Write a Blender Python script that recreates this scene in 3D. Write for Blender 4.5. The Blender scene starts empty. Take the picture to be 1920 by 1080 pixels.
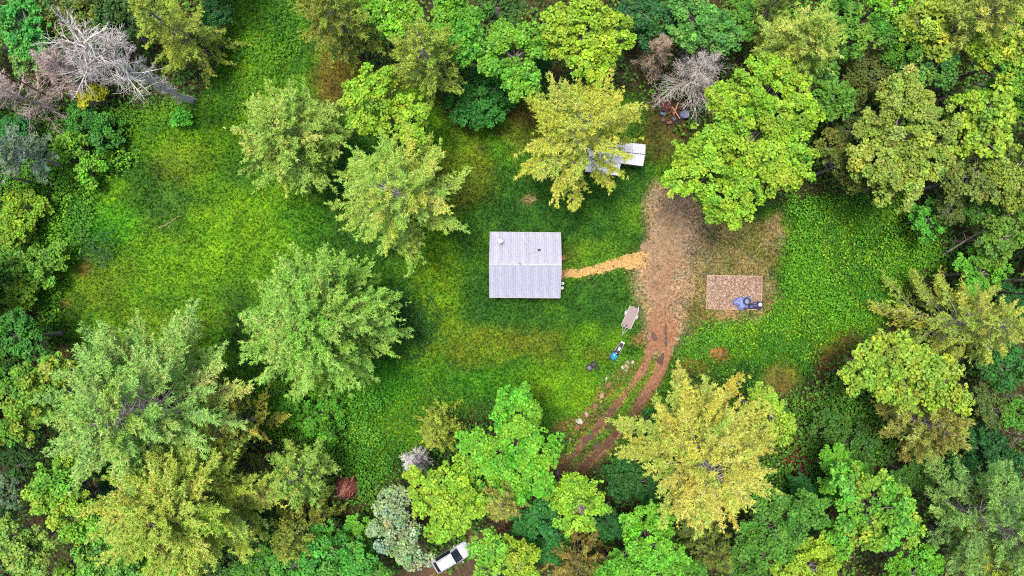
import bpy, math, random
import numpy as np
from mathutils import Vector, Matrix

# ------------------------------------------------------------------ camera, sky, sun, exposure
scn = bpy.context.scene
CAM_H = 75.0            # drone height above the clearing
PPM = 17.0              # photo pixels per metre on the ground
cam_d = bpy.data.cameras.new("camera")
cam_d.sensor_width = 36.0
cam_d.lens = 36.0 * CAM_H / (1920.0 / PPM)
cam_d.clip_start = 0.5
cam_d.clip_end = 3000.0
cam = bpy.data.objects.new("camera", cam_d)
cam.location = (0, 0, CAM_H)
scn.collection.objects.link(cam)
scn.camera = cam

SUN_ELEV, SUN_AZ = 78.0, 310.0      # azimuth: degrees clockwise from +Y
world = bpy.data.worlds.new("World")
scn.world = world
world.use_nodes = True
wn = world.node_tree
bg = wn.nodes["Background"]
sky = wn.nodes.new("ShaderNodeTexSky")
sky.sky_type = 'NISHITA'
sky.sun_disc = False
sky.sun_elevation = math.radians(SUN_ELEV)
sky.sun_rotation = math.radians(SUN_AZ)
sky.air_density = 1.0
sky.dust_density = 4.0
sky.ozone_density = 0.6
wn.links.new(sky.outputs[0], bg.inputs[0])
bg.inputs[1].default_value = 0.10

sun_d = bpy.data.lights.new("sun", 'SUN')
sun_d.energy = 1.5
sun_d.angle = math.radians(16)
sun_d.color = (1.0, 0.95, 0.86)
sun = bpy.data.objects.new("sun", sun_d)
_az, _el = math.radians(SUN_AZ), math.radians(SUN_ELEV)
_to = Vector((math.sin(_az) * math.cos(_el), math.cos(_az) * math.cos(_el), math.sin(_el)))
sun.rotation_euler = _to.to_track_quat('Z', 'Y').to_euler()
sun.location = _to * 200
scn.collection.objects.link(sun)

vs = scn.view_settings
vs.view_transform = 'Standard'
vs.look = 'None'
vs.gamma = 1.0
vs.use_curve_mapping = False
vs.exposure = 1.78
scn.cycles.max_bounces = 4
scn.cycles.diffuse_bounces = 3
scn.cycles.transmission_bounces = 2
scn.cycles.filter_width = 1.1
scn.cycles.use_denoising = False
scn.cycles.use_adaptive_sampling = True
scn.cycles.adaptive_threshold = 0.02

# ------------------------------------------------------------------ helpers
COL = scn.collection
GAIN = 1.75            # display brightness per unit albedo under this light

def lin(c):
    c = np.asarray(c, float) / 255.0
    return np.where(c <= 0.04045, c / 12.92, ((c + 0.055) / 1.055) ** 2.4)

def A(r, g, b, gain=None):
    """albedo whose flat, open-sky look is the given photo colour"""
    return np.clip(lin((r, g, b)) / (gain or GAIN), 0.002, 0.8)

def W(px, py, z=0.0):
    """photo pixel -> world x, y of a point at height z"""
    k = (CAM_H - z) / CAM_H / PPM
    return ((px - 960.0) * k, (540.0 - py) * k)

def toppx(x, y):
    return 960.0 + x * PPM, 540.0 - y * PPM

def _hash(ix, iy, seed):
    n = (ix.astype(np.int64) * 374761393 + iy.astype(np.int64) * 668265263 + seed * 1442695041) & 0xFFFFFFFF
    n = ((n ^ (n >> 13)) * 1274126177) & 0xFFFFFFFF
    n = (n ^ (n >> 16)) & 0xFFFFFFFF
    return n / 4294967295.0

def vnoise(x, y, seed=0):
    x = np.asarray(x, float); y = np.asarray(y, float)
    ix = np.floor(x); iy = np.floor(y)
    fx = x - ix; fy = y - iy
    fx = fx * fx * (3 - 2 * fx); fy = fy * fy * (3 - 2 * fy)
    a = _hash(ix, iy, seed); b = _hash(ix + 1, iy, seed)
    c = _hash(ix, iy + 1, seed); d = _hash(ix + 1, iy + 1, seed)
    return (a * (1 - fx) + b * fx) * (1 - fy) + (c * (1 - fx) + d * fx) * fy

def fbm(x, y, scale, seed=0, octv=4):
    t = 0.0; amp = 0.5; s = 1.0 / scale; tot = 0.0
    for o in range(octv):
        t = t + amp * vnoise(np.asarray(x) * s + 17.3 * o, np.asarray(y) * s - 9.1 * o, seed + o * 7)
        tot += amp; amp *= 0.5; s *= 2.03
    return t / tot

def sstep(a, b, x):
    t = np.clip((x - a) / (b - a), 0, 1)
    return t * t * (3 - 2 * t)

def poly_sd(px, py, poly):
    """signed distance in pixels, positive inside"""
    px = np.asarray(px, float); py = np.asarray(py, float)
    d2 = np.full(px.shape, 1e12); ins = np.zeros(px.shape, bool)
    n = len(poly)
    for i in range(n):
        x0, y0 = poly[i]; x1, y1 = poly[(i + 1) % n]
        ex, ey = x1 - x0, y1 - y0
        wx, wy = px - x0, py - y0
        t = np.clip((wx * ex + wy * ey) / (ex * ex + ey * ey + 1e-9), 0, 1)
        d2 = np.minimum(d2, (wx - ex * t) ** 2 + (wy - ey * t) ** 2)
        c = ((y0 > py) != (y1 > py)) & (px < (x1 - x0) * (py - y0) / (y1 - y0 + 1e-12) + x0)
        ins ^= c
    d = np.sqrt(d2)
    return np.where(ins, d, -d)

def line_sd(px, py, pts):
    """pts: (x, y, halfwidth); positive inside"""
    px = np.asarray(px, float); py = np.asarray(py, float)
    best = np.full(px.shape, -1e9)
    for (x0, y0, w0), (x1, y1, w1) in zip(pts[:-1], pts[1:]):
        ex, ey = x1 - x0, y1 - y0
        wx, wy = px - x0, py - y0
        t = np.clip((wx * ex + wy * ey) / (ex * ex + ey * ey + 1e-9), 0, 1)
        d = np.sqrt((wx - ex * t) ** 2 + (wy - ey * t) ** 2)
        best = np.maximum(best, w0 + (w1 - w0) * t - d)
    return best

def gz(x, y):
    """ground height"""
    return 0.5 * (fbm(x, y, 22.0, 5, 2) - 0.5)

def gz1(x, y):
    return float(gz(np.array([x]), np.array([y]))[0])

# ------------------------------------------------------------------ materials
def new_mat(name):
    m = bpy.data.materials.new(name)
    m.use_nodes = True
    nt = m.node_tree
    return m, nt, nt.nodes["Principled BSDF"], nt.nodes["Material Output"]

def mat_foliage(name, trans=0.30, rough=0.6):
    m, nt, bs, out = new_mat(name)
    at = nt.nodes.new("ShaderNodeAttribute"); at.attribute_name = "col"
    geo = nt.nodes.new("ShaderNodeNewGeometry")
    mr = nt.nodes.new("ShaderNodeMapRange")
    mr.inputs[3].default_value = 0.72; mr.inputs[4].default_value = 1.28
    nt.links.new(geo.outputs["Random Per Island"], mr.inputs[0])
    mul = nt.nodes.new("ShaderNodeVectorMath"); mul.operation = 'SCALE'
    oi = nt.nodes.new("ShaderNodeObjectInfo")
    tm = nt.nodes.new("ShaderNodeVectorMath"); tm.operation = 'MULTIPLY'
    nt.links.new(at.outputs["Color"], tm.inputs[0]); nt.links.new(oi.outputs["Color"], tm.inputs[1])
    nt.links.new(tm.outputs[0], mul.inputs[0])
    nt.links.new(mr.outputs[0], mul.inputs["Scale"])
    bs.inputs["Roughness"].default_value = rough
    bs.inputs["Specular IOR Level"].default_value = 0.25
    nt.links.new(mul.outputs[0], bs.inputs["Base Color"])
    tr = nt.nodes.new("ShaderNodeBsdfTranslucent")
    nt.links.new(mul.outputs[0], tr.inputs[0])
    mx = nt.nodes.new("ShaderNodeMixShader"); mx.inputs[0].default_value = trans
    nt.links.new(bs.outputs[0], mx.inputs[1]); nt.links.new(tr.outputs[0], mx.inputs[2])
    nt.links.new(mx.outputs[0], out.inputs[0])
    return m

def mat_attr(name, rough=0.85, nscale=6.0, amp=0.35, bump=0.3, bdist=0.03, lo=.25):
    """base colour from the object's own colour attribute, broken up by noise"""
    m, nt, bs, out = new_mat(name)
    at = nt.nodes.new("ShaderNodeAttribute"); at.attribute_name = "col"
    tc = nt.nodes.new("ShaderNodeTexCoord")
    nz = nt.nodes.new("ShaderNodeTexNoise"); nz.inputs["Scale"].default_value = nscale
    nz.inputs["Detail"].default_value = 6; nz.inputs["Roughness"].default_value = 0.7
    nt.links.new(tc.outputs["Object"], nz.inputs["Vector"])
    mr = nt.nodes.new("ShaderNodeMapRange")
    mr.inputs[1].default_value = lo; mr.inputs[2].default_value = 1 - lo
    mr.inputs[3].default_value = 1 - amp; mr.inputs[4].default_value = 1 + amp
    nt.links.new(nz.outputs[0], mr.inputs[0])
    mul = nt.nodes.new("ShaderNodeVectorMath"); mul.operation = 'SCALE'
    nt.links.new(at.outputs["Color"], mul.inputs[0]); nt.links.new(mr.outputs[0], mul.inputs["Scale"])
    nt.links.new(mul.outputs[0], bs.inputs["Base Color"])
    bs.inputs["Roughness"].default_value = rough
    bs.inputs["Specular IOR Level"].default_value = 0.2
    bp = nt.nodes.new("ShaderNodeBump"); bp.inputs["Strength"].default_value = bump
    bp.inputs["Distance"].default_value = bdist
    nt.links.new(nz.outputs[0], bp.inputs["Height"]); nt.links.new(bp.outputs[0], bs.inputs["Normal"])
    return m

def mat_plain(name, c, rough=0.6, metal=0.0, amp=0.15, nscale=8.0, bump=0.1, spec=0.4, coat=0.0, stretch=None, c2=None, vary=0.0):
    m, nt, bs, out = new_mat(name)
    tc = nt.nodes.new("ShaderNodeTexCoord")
    mp = nt.nodes.new("ShaderNodeMapping")
    if stretch: mp.inputs["Scale"].default_value = stretch
    nt.links.new(tc.outputs["Object"], mp.inputs[0])
    nz = nt.nodes.new("ShaderNodeTexNoise"); nz.inputs["Scale"].default_value = nscale
    nz.inputs["Detail"].default_value = 5; nz.inputs["Roughness"].default_value = 0.65
    nt.links.new(mp.outputs[0], nz.inputs["Vector"])
    rp = nt.nodes.new("ShaderNodeValToRGB")
    c = np.asarray(c, float)
    lo = c * (1 - amp); hi = np.asarray(c2, float) if c2 is not None else np.clip(c * (1 + amp), 0, 0.9)
    rp.color_ramp.elements[0].position = 0.3; rp.color_ramp.elements[0].color = (*lo, 1)
    rp.color_ramp.elements[1].position = 0.7; rp.color_ramp.elements[1].color = (*hi, 1)
    nt.links.new(nz.outputs[0], rp.inputs[0]); nt.links.new(rp.outputs[0], bs.inputs["Base Color"])
    if vary:
        oi = nt.nodes.new("ShaderNodeObjectInfo"); vr = nt.nodes.new("ShaderNodeMapRange")
        vr.inputs[3].default_value = 1 - vary; vr.inputs[4].default_value = 1 + vary
        nt.links.new(oi.outputs["Random"], vr.inputs[0])
        sc_ = nt.nodes.new("ShaderNodeVectorMath"); sc_.operation = 'SCALE'
        nt.links.new(rp.outputs[0], sc_.inputs[0]); nt.links.new(vr.outputs[0], sc_.inputs["Scale"])
        nt.links.new(sc_.outputs[0], bs.inputs["Base Color"])
    bs.inputs["Roughness"].default_value = rough
    bs.inputs["Metallic"].default_value = metal
    bs.inputs["Specular IOR Level"].default_value = spec
    bs.inputs["Coat Weight"].default_value = coat
    if bump:
        bp = nt.nodes.new("ShaderNodeBump"); bp.inputs["Strength"].default_value = bump
        bp.inputs["Distance"].default_value = 0.02
        nt.links.new(nz.outputs[0], bp.inputs["Height"]); nt.links.new(bp.outputs[0], bs.inputs["Normal"])
    return m

M_LEAF = mat_foliage("leaf_foliage", 0.20)
M_NEEDLE = mat_foliage("needle_foliage", 0.35, 0.7)
M_WEED = mat_foliage("weed_foliage", 0.25, 0.65)
M_BARK = mat_attr("bark", 0.9, 5.0, 0.35, 0.6, 0.05)
M_GROUND = mat_attr("meadow_ground", 0.95, 4.5, 0.75, 1.0, 0.15, 0.36)
M_DIRT = mat_attr("drive_dirt", 0.92, 3.5, 0.42, 1.0, 0.1, 0.34)

# ------------------------------------------------------------------ mesh building
def obj_from(name, verts, faces_flat, fsize, mat, parent=None, cols=None, smooth=False, loc=None):
    """verts (n,3), faces all of one size given as flat array, per-face colours"""
    me = bpy.data.meshes.new(name)
    verts = np.ascontiguousarray(verts, dtype=np.float32)
    faces_flat = np.ascontiguousarray(faces_flat, dtype=np.int32).ravel()
    nf = len(faces_flat) // fsize
    me.vertices.add(len(verts)); me.vertices.foreach_set("co", verts.ravel())
    me.loops.add(len(faces_flat)); me.loops.foreach_set("vertex_index", faces_flat)
    me.polygons.add(nf)
    me.polygons.foreach_set("loop_start", np.arange(nf, dtype=np.int32) * fsize)
    try:
        me.polygons.foreach_set("loop_total", np.full(nf, fsize, dtype=np.int32))
    except Exception:
        pass
    if smooth:
        me.polygons.foreach_set("use_smooth", np.ones(nf, dtype=bool))
    if cols is not None:
        at = me.attributes.new("col", 'FLOAT_COLOR', 'FACE' if len(cols) == nf else 'POINT')
        c4 = np.ones((len(cols), 4), np.float32); c4[:, :3] = cols
        at.data.foreach_set("color", c4.ravel())
    me.update(calc_edges=True)
    me.materials.append(mat)
    o = bpy.data.objects.new(name, me)
    COL.objects.link(o)
    if parent is not None: o.parent = parent
    if loc is not None: o.location = loc
    return o

def unit(v):
    return v / (np.linalg.norm(v, axis=-1, keepdims=True) + 1e-9)

def leaf_quads(C, D, N, L, Wd, fold=0.0):
    """diamond leaves: centre, long direction, normal"""
    D = unit(D); S = unit(np.cross(D, N)); N2 = np.cross(S, D)
    L = np.asarray(L)[:, None]; Wd = np.asarray(Wd)[:, None]
    n = len(C)
    V = np.empty((n, 4, 3))
    V[:, 0] = C - D * L * 0.5
    V[:, 1] = C + S * Wd * 0.5 + D * L * 0.08 + N2 * Wd * fold
    V[:, 2] = C + D * L * 0.5
    V[:, 3] = C - S * Wd * 0.5 + D * L * 0.08 + N2 * Wd * fold
    return V.reshape(-1, 3), np.arange(n * 4, dtype=np.int32)

def blade_tris(C, D, N, L, Wd):
    """narrow pointed blades, one triangle each"""
    D = unit(D); S = unit(np.cross(D, N))
    L = np.asarray(L)[:, None]; Wd = np.asarray(Wd)[:, None]
    V = np.empty((len(C), 3, 3))
    V[:, 0] = C - D * L * 0.5 + S * Wd * 0.5
    V[:, 1] = C + D * L * 0.5
    V[:, 2] = C - D * L * 0.5 - S * Wd * 0.5
    return V.reshape(-1, 3), np.arange(len(C) * 3, dtype=np.int32)

def seg_tubes(P0, P1, R0, R1, n=4):
    """tapered open tubes, all at once -> verts, quad faces"""
    P0 = np.asarray(P0, float); P1 = np.asarray(P1, float)
    m = len(P0)
    d = unit(P1 - P0)
    ref = np.where(np.abs(d[:, 2:3]) > 0.9, np.array([[1.0, 0, 0]]), np.array([[0, 0, 1.0]]))
    u = unit(np.cross(d, ref)); v = np.cross(d, u)
    a = np.arange(n) * 2 * math.pi / n
    ca, sa = np.cos(a), np.sin(a)
    ring = u[:, None, :] * ca[None, :, None] + v[:, None, :] * sa[None, :, None]
    V = np.empty((m, 2 * n, 3))
    V[:, :n] = P0[:, None] + ring * np.asarray(R0, float)[:, None, None]
    V[:, n:] = P1[:, None] + ring * np.asarray(R1, float)[:, None, None]
    f = np.array([[i, (i + 1) % n, n + (i + 1) % n, n + i] for i in range(n)])
    F = (f[None] + (np.arange(m) * 2 * n)[:, None, None]).reshape(-1, 4)
    return V.reshape(-1, 3), F

FOL = np.array([1.08, .91, 1.0])      # fresh summer green leans to yellow

def jit(rng, base, n, v=0.14, h=0.08):
    """n colour variants of base albedo"""
    base = np.asarray(base, float)
    b = np.broadcast_to(base, (n, 3)).copy()
    b *= np.exp(rng.normal(0, v, (n, 1)))
    b[:, 0] *= np.exp(rng.normal(0, h, n))
    b[:, 2] *= np.exp(rng.normal(0, h * 1.5, n))
    return b

def tag(o, label=None, cat=None, group=None, kind=None):
    if label: o["label"] = label
    if cat: o["category"] = cat
    if group: o["group"] = group
    if kind: o["kind"] = kind
    return o

def empty(name, loc, rz=0.0):
    o = bpy.data.objects.new(name, None)
    o.empty_display_size = 0.3
    o.location = loc; o.rotation_euler = (0, 0, rz)
    COL.objects.link(o)
    return o

class MB:
    """collects shapes of one part"""
    def __init__(s):
        s.v = []; s.f = []
    def add(s, vs_, fs):
        b = len(s.v)
        s.v += [tuple(v) for v in vs_]
        s.f += [tuple(i + b for i in f) for f in fs]
        return s
    def box(s, c, d, rz=0.0, ry=0.0, rx=0.0, taper=1.0):
        x, y, z = d[0] / 2, d[1] / 2, d[2] / 2
        t = taper
        pts = [(-x, -y, -z), (x, -y, -z), (x, y, -z), (-x, y, -z), (-x * t, -y * t, z), (x * t, -y * t, z), (x * t, y * t, z), (-x * t, y * t, z)]
        R = Matrix.Rotation(rz, 3, 'Z') @ Matrix.Rotation(ry, 3, 'Y') @ Matrix.Rotation(rx, 3, 'X')
        pts = [tuple(R @ Vector(p) + Vector(c)) for p in pts]
        return s.add(pts, [(0, 3, 2, 1), (4, 5, 6, 7), (0, 1, 5, 4), (1, 2, 6, 5), (2, 3, 7, 6), (3, 0, 4, 7)])
    def rbox(s, c, d, r=0.02, rz=0.0):
        """box with chamfered vertical and top edges"""
        x, y, z = d[0] / 2, d[1] / 2, d[2] / 2
        def ring(ix, zz):
            q = min(r, x * 0.9, y * 0.9)
            xx, yy = x - ix, y - ix
            return [(-xx + q, -yy, zz), (xx - q, -yy, zz), (xx, -yy + q, zz), (xx, yy - q, zz), (xx - q, yy, zz), (-xx + q, yy, zz), (-xx, yy - q, zz), (-xx, -yy + q, zz)]
        rings = [ring(0, -z), ring(0, z - r), ring(r, z)]
        R = Matrix.Rotation(rz, 3, 'Z')
        rings = [[tuple(R @ Vector(p) + Vector(c)) for p in rg] for rg in rings]
        return s.loft(rings)
    def loft(s, rings, cap=True, closed=True):
        n = len(rings[0]); vs_ = [p for r in rings for p in r]; fs = []
        for i in range(len(rings) - 1):
            for j in range(n if closed else n - 1):
                k = (j + 1) % n
                fs.append((i * n + j, i * n + k, (i + 1) * n + k, (i + 1) * n + j))
        if cap and closed:
            fs.append(tuple(range(n - 1, -1, -1)))
            fs.append(tuple((len(rings) - 1) * n + j for j in range(n)))
        return s.add(vs_, fs)
    def tube(s, pts, r, n=8, cap=True):
        pts = [Vector(p) for p in pts]
        rs = r if isinstance(r, (list, tuple)) else [r] * len(pts)
        rings = []
        for i, p in enumerate(pts):
            d = (pts[min(i + 1, len(pts) - 1)] - pts[max(i - 1, 0)]).normalized()
            ref = Vector((0, 0, 1)) if abs(d.z) < 0.9 else Vector((1, 0, 0))
            u = d.cross(ref).normalized(); w = d.cross(u)
            rings.append([tuple(p + (u * math.cos(a) + w * math.sin(a)) * rs[i]) for a in [2 * math.pi * k / n for k in range(n)]])
        return s.loft(rings, cap)
    def lathe(s, prof, c=(0, 0, 0), n=16, axis='Z', rot=None):
        """prof: (radius, height) pairs turned about axis"""
        rings = []
        for (r, z) in prof:
            rg = []
            for k in range(n):
                a = 2 * math.pi * k / n
                p = Vector((r * math.cos(a), r * math.sin(a), z))
                if axis == 'Y': p = Vector((p.x, p.z, p.y))
                if axis == 'X': p = Vector((p.z, p.x, p.y))
                if rot is not None: p = rot @ p
                rg.append(tuple(p + Vector(c)))
            rings.append(rg)
        return s.loft(rings)
    def build(s, name, mat, parent=None, smooth=False, loc=None):
        me = bpy.data.meshes.new(name)
        me.from_pydata(s.v, [], s.f); me.update()
        if smooth:
            for p in me.polygons: p.use_smooth = True
        me.materials.append(mat)
        o = bpy.data.objects.new(name, me); COL.objects.link(o)
        if parent is not None: o.parent = parent
        if loc is not None: o.location = loc
        return o

def share(src, parent, loc=None, rot=None, scale=None, name=None):
    o = src.copy(); COL.objects.link(o); o.parent = parent
    if name: o.name = name
    if loc is not None: o.location = loc
    if rot is not None: o.rotation_euler = rot
    if scale is not None: o.scale = scale
    return o

# ------------------------------------------------------------------ the ground
CLEARING = [(40, 330), (150, 250), (240, 190), (350, 190), (420, 130), (430, 50), (470, -60), (600, -60), (620, 60), (690, 130),
            (820, 170), (850, 240), (960, 215), (1010, 150), (1190, 175), (1260, 240), (1290, 330), (1480, 370), (1700, 370),
            (1750, 470), (1660, 620), (1560, 640), (1500, 740), (1400, 730), (1290, 700), (1230, 760), (1090, 890), (1040, 920),
            (1000, 800), (870, 760), (760, 860), (700, 900), (640, 870), (430, 720), (330, 700), (210, 650), (90, 640), (60, 560), (90, 480), (30, 430)]
YARD = [(1222, 378), (1300, 372), (1330, 430), (1475, 388), (1468, 480), (1446, 520), (1452, 588), (1345, 612), (1285, 655), (1245, 640), (1212, 560), (1205, 470)]
DRIVE_TOP = [(1262, 385, 26), (1252, 440, 42), (1240, 490, 40), (1240, 545, 30), (1243, 600, 30), (1244, 640, 24)]
RUT_A = [(1232, 600, 15), (1226, 645, 10), (1204, 695, 6), (1168, 745, 5), (1120, 802, 7), (1060, 872, 8), (990, 935, 8), (900, 1010, 10), (820, 1058, 15), (700, 1110, 15)]
RUT_B = [(1254, 610, 13), (1249, 665, 10), (1229, 715, 9), (1190, 775, 7), (1135, 835, 7), (1085, 886, 7), (1020, 950, 8), (930, 1030, 10), (850, 1085, 15), (740, 1130, 15)]
PATH = [(1057, 514, 7), (1085, 512, 8.5), (1120, 505, 8), (1150, 496, 9), (1180, 490, 13), (1207, 487, 15)]

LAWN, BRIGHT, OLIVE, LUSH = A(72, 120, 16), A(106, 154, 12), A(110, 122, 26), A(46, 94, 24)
BROWN, TAN, FLOOR = A(104, 72, 34), A(148, 126, 84), A(70, 66, 38)
BLOBS = [
    (330, 245, 110, 60, BRIGHT, .6), (480, 395, 120, 70, BRIGHT, .75), (410, 490, 130, 65, BRIGHT, .75), (270, 450, 60, 40, BRIGHT, .5),
    (495, 130, 50, 110, BRIGHT, .45), (180, 430, 90, 60, A(60, 140, 16), .6), (560, 430, 60, 60, A(58, 120, 14), .6),
    (1055, 725, 110, 45, BRIGHT, .6), (820, 540, 45, 80, A(104, 142, 12), .75), (700, 720, 90, 50, A(56, 140, 18), .6), (900, 715, 90, 35, A(70, 146, 14), .5),
    (200, 530, 80, 60, OLIVE, .3), (330, 605, 130, 35, OLIVE, .25), (890, 640, 110, 48, A(108, 130, 22), .7), (1010, 640, 70, 36, A(112, 116, 28), .5),
    (870, 330, 60, 80, A(108, 116, 24), .6), (985, 245, 70, 40, A(100, 96, 28), .6), (330, 300, 70, 45, A(98, 108, 30), .45), (330, 375, 70, 45, A(64, 104, 30), .7),
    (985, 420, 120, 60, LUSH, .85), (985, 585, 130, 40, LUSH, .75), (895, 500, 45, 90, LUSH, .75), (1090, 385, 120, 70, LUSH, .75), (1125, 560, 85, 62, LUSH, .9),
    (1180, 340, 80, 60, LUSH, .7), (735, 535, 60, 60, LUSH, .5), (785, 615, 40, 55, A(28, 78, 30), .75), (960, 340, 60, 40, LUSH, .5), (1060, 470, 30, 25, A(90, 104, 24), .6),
    (1110, 460, 60, 20, A(92, 130, 26), .5), (1175, 415, 28, 25, A(96, 140, 24), .5), (640, 130, 60, 80, A(104, 76, 30), .75), (870, 215, 50, 40, BROWN, .6),
    (1000, 215, 60, 22, BROWN, .5), (1245, 250, 60, 60, A(98, 76, 34), .6), (1575, 665, 60, 45, A(112, 86, 38), .7), (1353, 662, 25, 15, A(168, 108, 60), .9),
    (1465, 712, 40, 32, A(118, 92, 46), .7), (1490, 860, 24, 48, A(112, 52, 40), .95), (983, 366, 15, 11, A(158, 130, 92), .85), (1200, 625, 24, 15, A(148, 108, 66), .7),
    (160, 505, 22, 14, BROWN, .6), (130, 560, 18, 12, BROWN, .6), (150, 650, 40, 16, A(118, 80, 50), .7), (60, 590, 18, 12, BROWN, .6), (1120, 660, 30, 14, A(110, 110, 30), .4),
    (600, 720, 120, 16, A(96, 104, 24), .5), (1300, 690, 40, 20, A(120, 96, 36), .5), (560, 60, 60, 90, A(58, 112, 14), .5),
]

def ground_col(x, y):
    """albedo of the soil and turf, and how grassy it is"""
    px, py = toppx(x, y)
    wx = px + 60 * (fbm(x, y, 6.0, 11) - 0.5); wy = py + 60 * (fbm(x, y, 6.0, 23) - 0.5)
    n1 = fbm(x, y, 5.0, 31); n2 = fbm(x, y, 1.3, 41, 3)
    c = FLOOR[None] * (0.65 + 0.7 * n1)[:, None]
    g = np.full(x.shape, 0.12)
    m = sstep(-22, 22, poly_sd(wx, wy, CLEARING) + 30 * (n1 - 0.5))
    lawn = LAWN[None] + (A(86, 132, 14) - LAWN)[None] * sstep(.45, .7, n1)[:, None] + (A(50, 92, 20) - LAWN)[None] * sstep(.55, .3, n1)[:, None]
    c = c + (lawn - c) * m[:, None]; g = g + (1 - g) * m
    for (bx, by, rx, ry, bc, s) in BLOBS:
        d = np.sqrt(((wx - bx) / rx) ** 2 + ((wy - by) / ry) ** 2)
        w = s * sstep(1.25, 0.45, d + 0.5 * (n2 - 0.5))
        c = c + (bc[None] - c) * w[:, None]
        if bc[0] > bc[1] * 1.05: g = g * (1 - 0.85 * w)
    sd = poly_sd(wx, wy, YARD)
    w = sstep(-16, 14, sd + 34 * (n2 - 0.5)) * (0.72 + 0.28 * sstep(.35, .6, n1))
    tan = TAN[None] + (A(112, 104, 50) - TAN)[None] * sstep(.4, .65, fbm(x, y, 2.4, 77))[:, None]
    tan = tan + (A(170, 146, 118) - tan) * sstep(130, 40, np.hypot(px - 1240, py - 430))[:, None] * 0.5
    c = c + (tan - c) * w[:, None]; g = g * (1 - 0.82 * w)
    rd = np.maximum(line_sd(wx * .5 + px * .5, wy * .5 + py * .5, RUT_A), line_sd(wx * .5 + px * .5, wy * .5 + py * .5, RUT_B))
    w = sstep(-9, 2, rd); c = c + (A(140, 104, 70)[None] - c) * (w * .8)[:, None]; g = g * (1 - .8 * w)
    w = sstep(-26, 6, line_sd(wx, wy, DRIVE_TOP)) * .85; c = c + (A(160, 134, 104)[None] - c) * w[:, None]; g = g * (1 - .8 * w)
    w = .7 * sstep(-14, 6, line_sd(wx, wy, [(1176, 684, 10), (1141, 724, 12), (1108, 772, 13), (1058, 822, 15)]))
    c = c + (A(124, 84, 56)[None] - c) * w[:, None]; g = g * (1 - .7 * w)
    n3 = fbm(x, y, .8, 47, 2)
    c = c * (0.66 + 0.68 * n2)[:, None] * (0.75 + .5 * n3)[:, None]
    c = c * (1 + np.stack([.5 * (n3 - .5), 0 * n3, -.3 * (n3 - .5)], 1))
    return np.clip(c, 0.003, 0.6), np.clip(g, 0, 1)

def tag_structure(o):
    o["kind"] = "structure"; return o

def axis_lines(lim, step, far):
    a = list(np.arange(-lim, lim + 1e-6, step)); s = step; e = lim; ext = []
    while e < far:
        s *= 1.7; e += s; ext.append(e)
    return np.array([-v for v in reversed(ext)] + a + ext)

gx = axis_lines(62.0, 0.45, 900.0); gy = axis_lines(38.0, 0.45, 900.0)
XX, YY = np.meshgrid(gx, gy)
xs, ys = XX.ravel(), YY.ravel()
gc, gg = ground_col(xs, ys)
nx, ny = len(gx), len(gy)
ii, jj = np.meshgrid(np.arange(nx - 1), np.arange(ny - 1))
b = (jj * nx + ii).ravel()
F = np.stack([b, b + 1, b + 1 + nx, b + nx], 1)
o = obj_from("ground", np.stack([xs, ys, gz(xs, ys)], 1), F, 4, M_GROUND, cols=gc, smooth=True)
tag_structure(o)

def sheet(name, mat, box, step, mask_px, colf, lift=0.02, relief=None):
    """thin sheet whose edge dips under the turf where the mask ends"""
    x0, y1 = W(box[0], box[1]); x1, y0 = W(box[2], box[3])
    ax = np.arange(x0, x1, step); ay = np.arange(y0, y1, step)
    X, Y = np.meshgrid(ax, ay); x = X.ravel(); y = Y.ravel()
    px, py = toppx(x, y)
    m = mask_px(px, py, x, y)
    z = gz(x, y) + np.clip(m * 0.012, -0.06, lift)
    if relief is not None: z = z + relief(px, py, x, y) * (m > 0)
    keep = m > -5
    nxx = len(ax)
    i2, j2 = np.meshgrid(np.arange(nxx - 1), np.arange(len(ay) - 1))
    q = (j2 * nxx + i2).ravel()
    F = np.stack([q, q + 1, q + 1 + nxx, q + nxx], 1)
    F = F[keep[F].any(1)]
    used = np.unique(F); rm = np.zeros(len(x), int); rm[used] = np.arange(len(used))
    c = colf(px, py, x, y)
    return tag_structure(obj_from(name, np.stack([x, y, z], 1)[used], rm[F], 4, mat, cols=c[used], smooth=True))

def drive_mask(px, py, x, y):
    n = 14 * (fbm(x, y, 1.6, 51) - 0.5) + 10 * (fbm(x, y, .5, 52, 2) - 0.5)
    a = line_sd(px, py, DRIVE_TOP) * 0.8
    r = np.maximum(line_sd(px, py, RUT_A), line_sd(px, py, RUT_B))
    return np.maximum(a + 2.2 * n - 4, r + n * .8) - 1

def drive_col(px, py, x, y):
    n1 = fbm(x, y, 2.2, 61); n2 = fbm(x, y, .5, 62, 3)
    c = np.broadcast_to(A(154, 122, 94), (len(px), 3)).copy()
    k = .75 * sstep(530, 410, py + 60 * (n1 - .5))
    c += (A(156, 134, 106)[None] - c) * k[:, None]
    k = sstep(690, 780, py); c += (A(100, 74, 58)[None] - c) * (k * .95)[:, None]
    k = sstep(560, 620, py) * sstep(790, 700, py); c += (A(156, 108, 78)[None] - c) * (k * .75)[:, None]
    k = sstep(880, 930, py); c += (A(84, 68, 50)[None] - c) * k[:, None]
    k = sstep(.5, .75, n1); c += (A(140, 112, 72)[None] - c) * (k * .6)[:, None]
    return np.clip(c * (.8 + .4 * n2)[:, None], .003, .6)

def drive_relief(px, py, x, y):
    t = np.maximum(line_sd(px, py, [(a_, b_, 6) for a_, b_, _ in RUT_A]), line_sd(px, py, [(a_, b_, 6) for a_, b_, _ in RUT_B]))
    return -0.012 * sstep(-2, 4, t) + 0.02 * (fbm(x, y, .35, 66, 2) - .5)

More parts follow.
